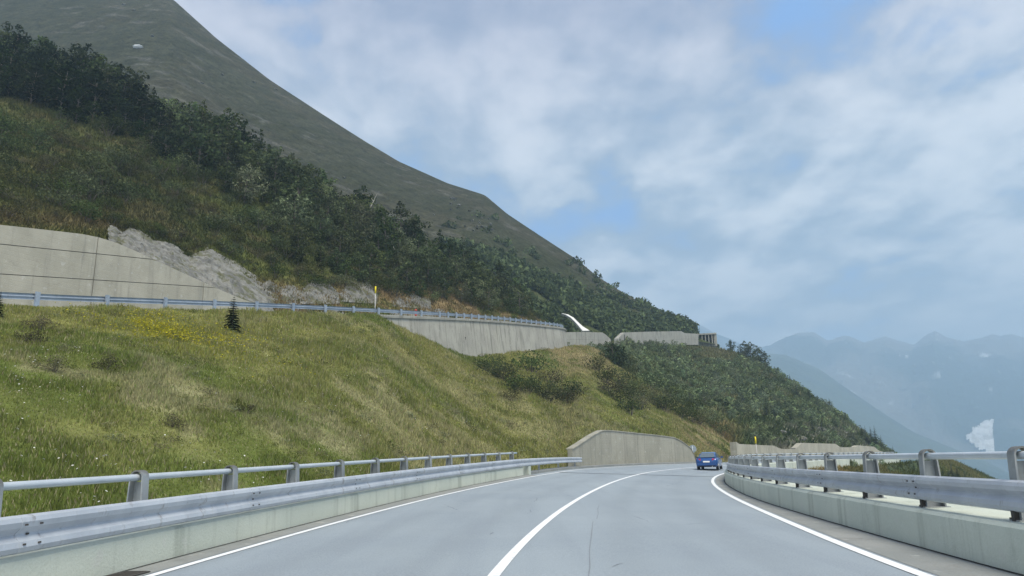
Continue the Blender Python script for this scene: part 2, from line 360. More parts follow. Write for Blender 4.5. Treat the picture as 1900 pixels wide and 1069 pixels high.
# ---------------------------------------------------------------- bridge barriers
def ring(i, prof): return np.array([rp(np.array(i), o, z) for o, z in prof])
WB = [(.0, .0), (.055, .02), (.075, .06), (.06, .11), (.01, .155), (-.0, .17), (.01, .185), (.06, .23), (.075, .28), (.055, .32), (.0, .34)]
def wbeam_profile(o, z0, sgn, h=.34, th=.012, grow=0.0):
    k = h / .34
    f = [(o + sgn * (a + grow), z0 + b * k) for a, b in WB]
    bk = [(o + sgn * (a - th), z0 + b * k) for a, b in WB[::-1]]
    return f + bk
def barrier(side, i0, i1, sp_st, phase, label, rail_o, rail_z, rail_h, wall_w, i_par_end):
    """side +1 right, -1 left; offsets are measured outwards from the wall's road face"""
    face = oRW if side > 0 else oLW
    mid = (i0 + i1) // 2
    t = thing('bridge_barrier', label, 'crash barrier', tuple(rp(np.array(st(20)), face[st(20)], 0)))
    inv = Vector(t.location)
    def bld(nm, V, Fc, m, smooth=False, par=t):
        return link(nm, mesh(nm, np.asarray(V) - np.array(inv), Fc, m, smooth), par)
    I = np.arange(i0, i_par_end + 1, 2)
    hz_ = 0 if side > 0 else -.075
    P = lambda i: [(face[i] + side * a, b) for a, b in ((.0, -.25), (.012, .46 + hz_), (.045, .5 + hz_), (wall_w - .03, .52 + hz_), (wall_w, .48 + hz_), (wall_w, -1.6), (.0, -1.6))]
    V, Fc = sweep([ring(i, P(i)) for i in I]); bld('parapet', V, Fc, MAT['parapet'])
    tube_o, tube_z = .36, 1.2 + hz_
    posts = np.arange(i0 + phase, i1, sp_st)
    V, Fc = [], []
    I = np.arange(i0, i1 + 1, 2); mb = MB(); mb.tube([tuple(rp(np.array(i), face[i] + side * tube_o, tube_z)) for i in I], .045, 8)
    bld('top_tube', mb.V, mb.F, MAT['tube'], True)
    # the arched strip post
    pm = MB(); pr = []
    r = .098
    for a in np.linspace(0, math.pi, 13): pr.append((r * math.cos(a), .70 + r * math.sin(a)))
    outer = [(r + .03, 0.0)] + pr + [(-r - .03, 0.0)]
    inner = [((abs(x) - .02) * (1 if x > 0 else -1) if z < .71 else x * .8, z if z < .71 else .70 + (z - .70) * .8) for x, z in outer]
    ringO = []
    for (x, z), (xi, zi) in zip(outer, inner): ringO.append([(x, -.075, z), (x, .075, z), (xi, .075, zi), (xi, -.075, zi)])
    V, Fc = sweep(ringO); pm.add(V, Fc)
    pm.add([(-.105, .03, 0), (.105, .03, 0), (.079, .03, .64), (-.079, .03, .64), (-.105, .045, 0), (.105, .045, 0), (.079, .045, .64), (-.079, .045, .64)], [(3, 2, 1, 0), (4, 5, 6, 7), (0, 1, 5, 4), (1, 2, 6, 5), (2, 3, 7, 6), (3, 0, 4, 7)])
    pm.box((0, 0, .01), (.34, .2, .02))
    pmesh = pm.me('post', MAT['post'])
    bm_ = MB().box((-side * .15, 0, .06), (.06, .06, .12)).box((-side * .06, .07, .025), (.22, .05, .025)); bmesh_ = bm_.me('bracket', MAT['rust'])
    for i in posts:
        p = rp(np.array(i), face[i] + side * tube_o, .5 + hz_); h = math.atan2(-TG[i][0], TG[i][1])
        link('post', pmesh, t, Vector(p) - inv, (0, 0, h))
        link('bracket', bmesh_, t, Vector(p) - inv, (0, 0, h))
    # W beams, each two bays long, lapped at every second post
    seg = list(posts[::2]); seg = [i0] + [s for s in seg if i0 < s < i1] + [i1]
    slot = MB().box((0, 0, 0), (.012, .035, .018)).me('bolt', MAT['rust'])
    for k, (a, b) in enumerate(zip(seg[:-1], seg[1:])):
        I = list(range(a, b + 1)); rows = []
        for q, i in enumerate(I):
            rows.append(ring(i, wbeam_profile(face[i] + side * rail_o, rail_z, -side, rail_h, grow=.007 if q == 0 else 0.0)))
        e = min(b + 1, NS - 1)
        rows.append(np.array(rows[-1]) + (ring(e, wbeam_profile(face[e] + side * rail_o, rail_z, -side, rail_h)) - np.array(rows[-1])) * .5)
        V, Fc = sweep(rows)
        bo = bld('beam', V, Fc, MAT['rail'])
        if YS[a] < 34:
            for zf, ds in ((.25, 0), (.25, .22), (.75, 0), (.75, .22), (.5, .11)):
                p0 = rp(np.array(a), face[a] + side * (rail_o - (.08 if zf != .5 else .014)), rail_z + rail_h * zf); tt = np.r_[TG[a], 0] * (ds + .06)
                h = math.atan2(-TG[a][0], TG[a][1])
                link('bolt', slot, bo, Vector(p0 + tt) - inv, (0, 0, h))
    return t, posts
i0 = st(1.5)
barR, pR = barrier(1, i0, st(118), 5, 0, 'steel crash barrier on the right edge with wide gap above its concrete parapet', .22, .60, .34, .95, st(118))
eL = st(38.2)
barL, pL = barrier(-1, i0, eL, 5, 2, 'steel crash barrier on the left edge in front of the grassy slope', .02, .455, .385, .55, eL)
# left end block and the low beam run on to the wall
iA = st(38.4); iB = int(np.argmin(abs(project(rp(np.arange(st(40), st(60)), oLW[st(40):st(60)], .4))[0] - 1078))) + st(40)
inv = Vector(barL.location)
I = np.arange(iA, iB + 1); rows = []
for q, i in enumerate(I):
    t = (i - iA) / (iB - iA); rows.append(ring(i, wbeam_profile(oLW[i] - .02 + .04 * t, .455 - .04 * t, 1, .385 - .05 * t)))
V, Fc = sweep(rows); link('beam', mesh('beam', V - np.array(inv), Fc, MAT['rail']), barL)
for f_ in (.3, .62, .95):
    i = int(iA + (iB - iA) * f_); mb = MB(); p = rp(np.array(i), oLW[i] - .16, 0)
    mb.box((0, 0, .2), (.1, .1, .9)); mb.build('post', MAT['post'], barL, loc=Vector(p) - inv, rot=(0, 0, math.atan2(-TG[i][0], TG[i][1])))
rows = [ring(i, [(oLW[i] - a, b) for a, b in ((-.02, -.2), (-.02, .45), (.6, .45), (.6, -1.5), (-.02, -1.5))]) for i in (eL + 1, eL + 2)]
V, Fc = sweep(rows); link('end_block', mesh('end_block', V - np.array(inv), Fc, MAT['parapet']), barL)
# kerb from the barrier's end along the foot of the wall
I = np.arange(eL + 2, st(77)); rows = [ring(i, [(oLW[i] + .05, -.05), (oLW[i] + .05, .13), (oLW[i] - .30, .15), (oLW[i] - .30, -.3)]) for i in I]
V, Fc = sweep(rows); tag(link('kerb', mesh('kerb', V, Fc, MAT['pave'])), kind='structure')
for pts in ([(1112, 935), (1109, 942), (1110, 950), (1107, 958)], [(1100, 962), (1097, 985), (1093, 1010), (1094, 1035), (1089, 1062)], [(1136, 1035), (1146, 1031), (1155, 1029)]):
    V = []
    for k, (x, y) in enumerate(pts):
        d = ray(x, y); q = d / d[1] * (EYE - .1) / -(d[2] / d[1]); w = .005 + .003 * (k % 2); V += [(q[0] - w, q[1], 0), (q[0] + w, q[1], 0)]
    V = np.array(V)
    for v in V:
        i = st(v[1]); t_ = np.clip((oRW[i] - (v[:2] - CL[i]) @ NR[i]) / (oRW[i] - oLW[i]), 0, 1); v[2] = zRt[i] + BK[i] * t_ + .006
    link('road_crack', mesh('road_crack', V, [(2 * k, 2 * k + 1, 2 * k + 3, 2 * k + 2) for k in range(len(pts) - 1)], plain('crack_fill', (.215, .24, .262))))['kind'] = 'structure'
# drain grate
i = st(9.2); gt = thing('drain_grate', 'small rusty drain grate in the left gutter by the parapet', 'drain', tuple(rp(np.array(i), oLW[i] + .24, .014)), math.atan2(-TG[i][0], TG[i][1]))
mb = MB().box((-.15, 0, .004), (.03, .5, .012)).box((.15, 0, .004), (.03, .5, .012)).box((0, -.25, .004), (.27, .03, .012)).box((0, .25, .004), (.27, .03, .012)); mb.build('frame', MAT['rust'], gt)
bar = MB().box((0, 0, .003), (.27, .025, .01)).me('bar', MAT['rust'])
for k in range(7): link('bar', bar, gt, (0, -.19 + .063 * k, 0))
# ---------------------------------------------------------------- terrain sheets
def resample(nodes, xs):
    nodes = np.array([n for n in nodes], float); P = np.array([at(*n) for n in nodes])
    Q = np.stack([np.interp(xs, nodes[:, 0], P[:, k]) for k in range(3)], 1)
    return Q
def world_nodes(P):
    px, py = project(P); return [(px[i], py[i], P[i][1]) for i in range(len(P))]
class Sheet:
    def __init__(s, curves, n, segs, x0, x1, sm=6):
        xs = np.linspace(x0, x1, n); C = []
        for c in curves:
            q = resample(c, xs)
            for _ in range(sm): q[1:-1] = q[1:-1] * .5 + (q[:-2] + q[2:]) * .25
            C.append(q)
        rows = []
        for k, m in enumerate(segs):
            for j in range(m):
                rows.append(C[k] + (C[k + 1] - C[k]) * (j / m))
        rows.append(C[-1]); s.P = np.stack(rows, 0); s.xs = xs; s.breaks = np.r_[0, np.cumsum(segs)]
        s.n = n
    def vsmooth(s, it, lo=1, hi=-1):
        for _ in range(it):
            q = s.P.copy(); q[1:-1] = s.P[1:-1] * .5 + (s.P[:-2] + s.P[2:]) * .25; q[:lo] = s.P[:lo]; q[hi:] = s.P[hi:]; s.P = q
    def rough(s, amp, scale, seed, o=5, ridge=False):
        """amp per row"""
        x = s.P[..., 0] / scale; y = (s.P[..., 1] + s.P[..., 2] * .7) / scale
        v = fbm(x, y, seed, o) - .5
        if ridge: v = .25 - abs(v)
        amp = np.asarray(amp); amp = amp[:, None] if amp.ndim == 1 else amp
        s.P[..., 2] += v * 2 * amp
    def finish(s): s.px, s.py = project(s.P); s.N = np.cross(np.gradient(s.P, axis=1), np.gradient(s.P, axis=0)); s.N /= np.linalg.norm(s.N, axis=2)[..., None] + 1e-9; s.N *= np.sign(s.N[..., 2:3] + 1e-9)
    def build(s, name, mat, col, kind='structure', label=None):
        m, n, _ = s.P.shape; idx = np.arange(m * n).reshape(m, n)
        Fc = np.stack([idx[:-1, :-1], idx[:-1, 1:], idx[1:, 1:], idx[1:, :-1]], -1).reshape(-1, 4)
        s.col = col
        o = link(name, mesh(name, s.P.reshape(-1, 3), Fc, mat, True, col.reshape(-1, 3))); return tag(o, label, None, None, kind)
    def pick(s, px, py):
        d = (s.px - px) ** 2 + (s.py - py) ** 2; i = np.unravel_index(np.argmin(d), d.shape); return s.P[i].copy(), s.N[i], i
    def sample(s, num, wfun):
        A, B, Cc, D = s.P[:-1, :-1], s.P[:-1, 1:], s.P[1:, 1:], s.P[1:, :-1]
        ar = np.linalg.norm(np.cross(Cc - A, D - B), axis=2) / 2
        cen = (A + Cc) / 2; px, py = project(cen); w = (ar * wfun(cen, px, py)).ravel(); w = np.maximum(w, 0); w /= w.sum()
        k = rng.choice(len(w), num, p=w); a, b = np.divmod(k, s.n - 1); u, v = rng.random(num)[:, None], rng.random(num)[:, None]
        P = (s.P[a, b] * (1 - u) + s.P[a, b + 1] * u) * (1 - v) + (s.P[a + 1, b] * (1 - u) + s.P[a + 1, b + 1] * u) * v
        return P, s.col[a, b], s.N[a, b], a, b
# upper road line
kk = np.arange(-6, 20.6, .25); U = [(-24.2 + 1.489 * k, 36.6 + 3.711 * k) for k in kk]
hd = math.atan2(1.489, 3.711); p = np.array(U[-1]); h = hd
for q in range(60):
    h -= 1.0 / 32; p = p + np.array([math.sin(h), math.cos(h)]); U.append(tuple(p))
U = np.array(U); nU = len(U)
pxy = [(-60, 541), (0, 543), (67, 545), (306, 554.5), (544, 564), (660, 570.5), (741, 575), (861, 582), (950, 590), (1010, 597.5)]
zz_ = [(on_path(x, y, U)) for x, y in pxy]
sU = np.r_[0, np.cumsum(np.linalg.norm(np.diff(U, axis=0), axis=1))]
s_ = [np.interp(q[1], U[:110, 1], sU[:110]) for q in zz_]
UZ = np.interp(sU, s_, [q[2] for q in zz_]) - .75
sl_ = (UZ[60] - UZ[30]) / (sU[60] - sU[30]); UZ = np.where(sU < s_[0], UZ[np.argmin(abs(sU - s_[0]))] + (sU - s_[0]) * .14, UZ)
_e = sU - s_[-1]; UZ = np.where(_e > 0, zz_[-1][2] - .75 + .125 * np.minimum(_e, 16) + .02 * np.maximum(_e - 16, 0), UZ)
for _ in range(40): UZ[1:-1] = UZ[1:-1] * .5 + (UZ[:-2] + UZ[2:]) * .25
U3 = np.c_[U, UZ]
UT = np.gradient(U, axis=0); UT /= np.linalg.norm(UT, axis=1)[:, None]; UN = np.stack([-UT[:, 1], UT[:, 0]], 1)   # points to the hill
def up(i, o, dz=0.0): return np.array([U[i][0] + UN[i][0] * o, U[i][1] + UN[i][1] * o, UZ[i] + dz])
V, Fc = sweep([[up(i, -.6, 0), up(i, .4, -.02), up(i, 8.6, .05)] for i in range(nU)], False)
tag(link('upper_road', mesh('upper_road', V, Fc, MAT['road'], True, np.ones((len(V), 3)))), kind='structure')
# the low wall beside the lower road
wf = np.array([rp(np.array(i), oLW[i] - .32, 0) for i in range(st(36), st(95))])
tops = [(1062, 834), (1075, 826), (1100, 809), (1118, 799.5), (1135, 800), (1180, 804.5), (1215, 808), (1250, 812.5), (1262, 818), (1275, 827), (1284, 835), (1292, 858)]
topP = np.array([on_path(x, y, wf) for x, y in tops])
dl = np.r_[0, np.cumsum(np.linalg.norm(np.diff(topP[:, :2], axis=0), axis=1))]; dl /= dl[-1]; dd = np.linspace(0, 1, 50)
tp = np.stack([np.interp(dd, dl, topP[:, k]) for k in range(3)], 1); bz2 = np.interp(tp[:, 1], wf[:, 1], wf[:, 2]) - .1
bp_ = np.c_[tp[:, :2], bz2]
wall_tp, wall_bp = tp, bp_
# curves of the meadow
Iw = np.arange(st(2.0), st(35), 4)
A0 = [(x, y, Y) for x, y, Y in world_nodes(np.array([rp(np.array(i), oLW[i] - 1.3, -.7) for i in Iw])) if x > -420]
A0 += [(x, y, Y) for x, y, Y in world_nodes(np.array([rp(np.array(i), oLW[i] - .75 - .5 * (YS[i] < 41), .02 - .5 * (YS[i] < 40)) for i in range(st(35.6), st(wall_tp[1][1]) - 1, 3)]))] + [(px_, py_ + 3, Y_ + .5) for px_, py_, Y_ in world_nodes(wall_tp[1:-1:2] + np.array([-.35, .6, -.12]))] + [(1320, 859, 86), (1360, 856, 93), (1400, 852, 99)]
A1 = [(x, y - 0, Y) for x, y, Y in world_nodes(np.array([up(i, -1.0, -.05) for i in range(0, nU) if project(up(i, -1., 0))[0] < 712][::3])) if x > -420]
A1 += [(745, 602, 72), (775, 616, 74.5), (800, 629, 76.5), (830, 644, 79.5), (860, 656, 83), (890, 659, 86.5), (950, 654, 95), (1000, 650, 104.5), (1047, 645, 116), (1070, 640, 122), (1100, 645, 124), (1135, 668, 124), (1180, 700, 120), (1250, 742, 112), (1320, 792, 104), (1370, 838, 98), (1400, 846, 99)]
A2 = [(x, y + 90, Y + 14) for x, y, Y in A1]
SA = Sheet([A0, A1, A2], 420, [130, 12], -260, 1400, 4)
tA = np.linspace(0, 1, 131)
ampA = np.r_[.25 * np.sin(np.pi * np.clip(tA * 1.0, 0, 1)) ** .7, np.zeros(12)]
hump = np.sin(np.pi * tA); SA.P[:131, :, 2] += (hump * .0)[:, None]
SA.rough(ampA * 2.2, 9.0, 3); SA.rough(ampA * .8, 2.2, 5); SA.finish()
def meadow_col(P, px, py):
    x, y = P[..., 0], P[..., 1]
    n1 = fbm(x / 7, y / 7, 21, 4); n2 = fbm(x / 2.1, y / 2.1, 33, 4); n3 = fbm(x / 16, y / 16, 45, 3)
    c = lerp((.118, .150, .040), (.178, .19, .066), sst(n1, .35, .65))
    c = lerp(c, (.26, .25, .14), sst(n2 + (n3 - .5) * .8, .50, .72) * .8)
    c = lerp(c, (.098, .122, .032), sst(n2, .48, .3) * .7)
    up_ = sst(py, 760, 600) * .35 + sst(px, 560, 900) * .3
    c = lerp(c, (.27, .25, .09), np.clip(up_ * sst(n1, .25, .6), 0, 1))
    dry = sst(px, 1000, 1060) * sst(py, 745, 660) + sst(px, 1215, 1275) * sst(px + (py - 700) * .0, 1200, 1300) + sst(px, 930, 1010) * sst(py, 690, 650) * .8
    c = lerp(c, (.30, .25, .14), np.clip(dry, 0, 1) * sst(n2, .25, .55) * .85)
    yel = np.exp(-(((px - 320) / 130) ** 2 + ((py - 628 - (px - 320) * .2) / 24) ** 2))
    c = lerp(c, (.19, .20, .03), np.clip(yel * sst(n2, .3, .6), 0, 1) * .8)
    return c
SA.build('meadow_slope', MAT['meadow'], meadow_col(SA.P, SA.px, SA.py))
# hillside above the upper road
WO = 8.6
WP = np.array([up(i, WO, 0) for i in range(nU)])
E0 = [(x, y, Y) for x, y, Y in world_nodes(WP[:130:3])]
E0 = [e for k, e in enumerate(E0) if e[0] < 1045 and (k == 0 or e[0] > E0[k - 1][0])]
E1 = [(-260, 392, 43), (-60, 411, 49), (0, 420, 51.5), (110, 432, 56), (175, 440, 60), (215, 432, 63), (300, 446, 68), (380, 464, 73), (430, 482, 76), (490, 522, 77), (520, 528, 77), (600, 540, 82), (720, 548, 92), (850, 566, 106), (950, 582, 120), (1000, 597, 129), (1045, 606, 134)]
E2 = [(-260, 190, 72), (0, 240, 78), (200, 285, 82), (400, 350, 87), (600, 430, 95), (760, 490, 106), (860, 530, 116), (930, 562, 127), (985, 592, 135), (1045, 610, 140)]
E3 = [(-260, -40, 112), (-100, 40, 112), (0, 92, 111), (100, 135, 110), (200, 172, 109), (300, 222, 108), (400, 262, 108), (500, 312, 109), (600, 365, 110), (700, 420, 113), (800, 482, 119), (860, 512, 126), (920, 545, 134), (960, 578, 139), (985, 598, 141), (1045, 614, 144)]
E4 = [(x, y + 60, Y + 26) for x, y, Y in E3]
SE = Sheet([E0, E1, E2, E3, E4], 360, [16, 60, 70, 12], -260, 1040, 3)
SE.vsmooth(6, 18)
rE = np.r_[np.linspace(0, .5, 16), np.linspace(.5, 1, 60), np.ones(70), np.ones(13)]
SE.rough(rE * 1.3, 14, 8); SE.rough(rE * .5, 3.5, 9); SE.finish()
def hill_col(P, px, py):
    x, y, z = P[..., 0], P[..., 1], P[..., 2]
    n1 = fbm(x / 9, (y + z) / 9, 61, 4); n2 = fbm(x / 2.5, (y + z) / 2.5, 62, 4)
    c = lerp((.048, .058, .022), (.085, .095, .036), sst(n1, .35, .65))
    c = lerp(c, (.105, .094, .045), sst(n2, .48, .72) * .8)
    c = lerp(c, (.105, .125, .035), sst(n1, .45, .6) * sst(py, 330, 420) * .7)
    low = sst(py, 505, 545) * sst(px, 380, 470)
    c = lerp(c, (.23, .17, .09), low * sst(n2, .3, .55) * .85)
    low2 = np.exp(-((py - (405 + px * .06)) / 20) ** 2) * sst(px, 260, 180)
    return lerp(c, (.14, .11, .058), low2 * .8)
SE.build('hillside', MAT['hill'], hill_col(SE.P, SE.px, SE.py))
# big mountain behind
M0 = [(-260, 560, 150), (400, 590, 150), (800, 610, 152), (1000, 630, 158), (1050, 640, 172), (1130, 640, 190), (1200, 637, 218), (1300, 634, 258), (1335, 640, 262)]
M1 = [(-260, -40, 360), (0, -30, 358), (200, -22, 355), (290, -14, 352), (320, -2, 350), (400, 70, 348), (500, 148, 346), (600, 213, 343), (680, 264, 340), (740, 300, 338), (830, 340, 335), (900, 362, 332), (940, 396, 330), (1000, 436, 325), (1070, 482, 318), (1110, 515, 313), (1140, 534, 308), (1200, 568, 297), (1260, 594, 284), (1290, 612, 275), (1310, 628, 270), (1335, 640, 267)]
M2 = [(x, y + 50, Y + 35) for x, y, Y in M1]
SM = Sheet([M0, M1, M2], 420, [220, 8], -260, 1335, 2)
tM = np.r_[np.linspace(0, 1, 221), np.ones(8)]
rM = np.sin(np.pi * tM) ** .6 + .06
wx = sst(SM.P[0, :, 0] * 0 + SM.xs, 1330, 1150)
SM.rough((rM * 3.2)[:, None] * (wx * .85 + .15), 42, 14); SM.rough((rM * .75)[:, None] * (wx * .8 + .2), 9, 15, 5, True); SM.rough((rM * .45)[:, None] * (wx * .8 + .2), 3.0, 16, 4, True); SM.finish()
def mount_col(P, px, py):
    x, y, z = P[..., 0], P[..., 1], P[..., 2]
    n1 = fbm(x / 34, (y + z) / 34, 71, 5); n2 = fbm(x / 7, (y + z * 1.5) / 7, 72, 5); n3 = fbm((x + z * 1.3) / 26, (x - z * .9) / 4.0, 73, 5)
    hgt = sst(z, 38, 95)
    c = lerp((.054, .070, .026), (.044, .047, .027), hgt)
    c = lerp(c, (.060, .055, .034), sst(n1, .42, .6) * .6)
    c = lerp(c, (.036, .040, .020), sst(n3, .46, .66) * .6)
    c = lerp(c, (.072, .074, .048), sst(1 - n3, .52, .72) * .3)
    c = lerp(c, (.12, .12, .108), sst(n2 + (n1 - .5) * .5, .66, .76) * .55 * (hgt * .8 + .1))
    gr = sst(z, 66, 36); return lerp(c, (.078, .098, .036), gr * .7)
SM.build('mountain', MAT['mount'], mount_col(SM.P, SM.px, SM.py))
# wooded spur between the two roads
B0 = [(1030, 680, 121), (1070, 665, 126), (1100, 662, 128), (1135, 680, 128), (1180, 715, 124), (1250, 756, 116), (1320, 805, 108), (1362, 838, 101), (1400, 836, 105), (1440, 834, 112), (1500, 834, 126), (1560, 838, 143), (1640, 850, 172), (1670, 862, 176)]
B1 = [(1030, 650, 150), (1070, 640, 156), (1130, 645, 170), (1160, 642, 184), (1200, 643, 200), (1295, 642, 246), (1330, 646, 248), (1360, 650, 246), (1400, 666, 242), (1450, 698, 236), (1500, 732, 230), (1550, 766, 222), (1600, 804, 212), (1640, 842, 200), (1670, 862, 192)]
B1b = [(x, (y * .45 + yb * .55) - 4, (Y * .5 + np.interp(x, [b[0] for b in B0], [b[2] for b in B0]) * .5) - 6) for x, y, Y in B1 for yb in [np.interp(x, [b[0] for b in B0], [b[1] for b in B0])]]
B2 = [(x + 6, y + 60, Y + 30) for x, y, Y in B1]
SB = Sheet([B0, B1b, B1, B2], 240, [50, 50, 8], 1030, 1670, 2)
SB.vsmooth(6)
rB = np.r_[np.sin(np.pi * np.linspace(0, 1, 101)) ** .5, np.zeros(8)]
SB.rough(rB * 2.2, 16, 18); SB.rough(rB * .9, 5, 19); SB.finish()
def spur_col(P, px, py):
    x, y, z = P[..., 0], P[..., 1], P[..., 2]
    n1 = fbm(x / 12, (y + z) / 12, 81, 4); n2 = fbm(x / 4, (y + z) / 4, 82, 4)
    c = lerp((.075, .095, .042), (.125, .145, .065), sst(n1, .35, .65))
    c = lerp(c, (.21, .19, .11), sst(n2, .50, .68) * .8)
    top = np.exp(-((px - 1330) / 60) ** 2) * sst(py, 700, 645)
    c = lerp(c, (.20, .18, .10), top * .8)
    rk = sst(py, 770, 815) * sst(px, 1380, 1480)
    c = lerp(c, (.25, .235, .205), rk * sst(n2, .36, .56) * .9)
    dry = sst(px, 1385, 1330) * sst(py, 770, 810)
    return lerp(c, (.30, .20, .10), dry * .8)
SB.build('wooded_spur', MAT['hill'], spur_col(SB.P, SB.px, SB.py))
# valley side beyond the right barrier
Iw = np.arange(st(3), st(166), 4)
D0 = [(x, y, Y) for x, y, Y in world_nodes(np.array([rp(np.array(i), oRW[i] + 1.3, -1.0) for i in Iw]))]
Dn = np.array([rp(np.array(i), oRW[i] + 1.0, -.9) for i in Iw])
NI = len(Iw)
rowsD = []
jj = np.linspace(0, 1, 40)
outN = NR[Iw]
for t in jj:
    dist = 1.0 + 75 * t ** 1.4
    drop = -.35 - 22 * t ** 1.25 * np.interp(YS[Iw], [0, 30, 55, 90, 118], [1.6, 1.25, .55, .45, .6])
    q = np.array([rp(np.array(i), oRW[i] + .97, 0.0) for i in Iw]); q[:, :2] += outN * (dist - 1)
    # inside of the bend: keep the rows from crossing
    q[:, 2] += drop; rowsD.append(q)
class Raw(Sheet):
    def __init__(s, P): s.P = P; s.n = P.shape[1]
# the inside of the bend: a convex apron from the barrier line to a far lower line
low = np.array([(60, -20, -30), (75, 20, -34), (90, 60, -34), (104, 95, -31), (114, 125, -38), (122, 146, -30), (135, 175, -18)], float)
li = np.linspace(0, 1, NI); lo_ = np.stack([np.interp(li, np.linspace(0, 1, len(low)), low[:, k]) for k in range(3)], 1)
base = rowsD[0]
rowsD = [base * (1 - t) + lo_ * t + np.array([0, 0, 1]) * (.2 * math.sin(math.pi * t)) * np.interp(YS[Iw], [0, 40, 60], [.1, .3, 1])[:, None] for t in jj]
SD = Raw(np.stack(rowsD)); rD = np.sin(np.pi * jj) ** .6
SD.rough(rD * 1.4, 12, 28); SD.rough(rD * .5, 3, 29); SD.finish()
def valley_col(P, px, py):
    x, y = P[..., 0], P[..., 1]; n1 = fbm(x / 9, y / 9, 91, 4); n2 = fbm(x / 3, y / 3, 92, 4)
    c = lerp((.10, .12, .042), (.15, .145, .06), sst(n1, .35, .6)); c = lerp(c, (.24, .185, .08), sst(px, 1590, 1540)); return lerp(c, (.07, .085, .032), sst(n2, .5, .7))
SD.build('valley_side', MAT['hill'], valley_col(SD.P, SD.px, SD.py))
# ---------------------------------------------------------------- far mountains and valley floor
def far_sheet(name, top, bot, n, m, x0, x1, amp, sc, seed, ca, cb, sm=1):
    S = Sheet([bot, top, [(x, y + 40, Y * 1.1) for x, y, Y in top]], n, [m, 4], x0, x1, sm)
    t = np.r_[np.linspace(0, 1, m + 1), np.ones(4)]; r = np.sin(np.pi * t) ** .7 + .12
    S.rough(r * amp, sc, seed, 6, True); S.rough(r * amp * .6, sc * .35, seed + 1, 5, True); S.rough((r * .6 + .25) * amp * .22, sc * .09, seed + 2, 4, True); S.finish()
    n1 = fbm(S.P[..., 0] / sc, S.P[..., 1] / sc, seed + 3, 5)
    S.build(name, MAT['farm'], lerp(lerp(ca, cb, sst(n1 + (S.py < 720) * .06, .42, .58)), (.75, .77, .8), sst(fbm(S.P[..., 0] / 38, S.P[..., 2] / 26, seed + 7, 4), .70, .76) * .8 * sst(fbm(S.P[..., 0] / 420, S.P[..., 2] / 260, seed + 8, 2), .67, .76) * (S.py < 760) * (amp > 100))); return S
ridge = [(1100, 640), (1290, 603), (1330, 622), (1400, 652), (1440, 640), (1480, 623), (1510, 620), (1535, 635), (1575, 624), (1603, 638), (1645, 627), (1668, 636), (1697, 642), (1715, 630), (1737, 619.5), (1758, 630), (1790, 637), (1815, 631), (1842, 624), (1858, 628), (1877, 624), (1905, 632), (1960, 640), (2100, 610), (2300, 640)]
F2 = far_sheet('far_range', [(x, y, 4500) for x, y in ridge], [(1100, 980, 2900), (1700, 960, 2700), (2300, 960, 2500)], 640, 130, 1100, 2300, 150, 700, 101, (.03, .05, .03), (.17, .165, .14))
F1 = far_sheet('far_spur', [(1280, 668, 3000), (1400, 655, 2960), (1437, 658, 2920), (1455, 658, 2900), (1520, 686, 2820), (1590, 735, 2720), (1650, 775, 2640), (1700, 806, 2580), (1760, 830, 2520), (1800, 845, 2480), (1850, 868, 2420), (1920, 905, 2330), (2100, 1000, 2150)], [(1280, 1000, 1500), (1700, 1000, 1450), (2100, 1050, 1400)], 240, 60, 1280, 2100, 34, 260, 131, (.045, .07, .05), (.075, .10, .065))
V = np.array([(-1000, -300, -390), (4600, -300, -390), (4600, 5600, -390), (-1000, 5600, -390)], float)
tag(link('valley_floor', mesh('valley_floor', V, [(0, 1, 2, 3)], plain('valley_green', (.07, .09, .04)))), kind='structure')
# pale rock scar on the far flank
def scar():
    m, g, p = material('pale_scar_rock', .95, .1); co = geo_pos(g)
    c = g.mix(g.ss(g.noise(co, .02, 7, .7), .4, .6), (.55, .54, .5), (.88, .88, .86)); g.nt.links.new(c, p.inputs['Base Color']); bump(g, p, g.noise(co, .02, 8, .7), .5, 12)
    out = [(1789, 812), (1806, 797), (1818, 789), (1828, 784), (1834, 783), (1844, 780), (1839, 790), (1841, 812), (1842, 838), (1844, 848), (1835, 846), (1815, 836), (1800, 826)]
    ox, oy = np.array(out).T; cx_ = (F2.px[:-1, :-1] + F2.px[1:, 1:]) / 2; cy_ = (F2.py[:-1, :-1] + F2.py[1:, 1:]) / 2
    ins = np.zeros(cx_.shape, bool); k = len(out)
    for a in range(k):
        b = (a + 1) % k; c_ = ((oy[a] > cy_) != (oy[b] > cy_)); ins ^= c_ & (cx_ < (ox[b] - ox[a]) * (cy_ - oy[a]) / (oy[b] - oy[a] + 1e-9) + ox[a])
    A, B = np.where(ins); N = F2.n; V = F2.P.reshape(-1, 3) - np.array([0, 9., -4.]); Fc = np.stack([A * N + B, A * N + B + 1, (A + 1) * N + B + 1, (A + 1) * N + B], -1)
    u, inv_ = np.unique(Fc, return_inverse=True); V = V[u]; V[:, 2] += 5 * rng.random(len(V)); Fc = inv_.reshape(-1, 4)
    nv = len(V); V = np.concatenate([V, V + np.array([0, 25., -8.])]); Fc = np.concatenate([Fc, Fc[:, ::-1] + nv])
    tag(link('rock_scar', mesh('rock_scar', V, Fc, m, False)), 'bright pale rock scar on the hazy far mountainside', 'rock scar')
scar()
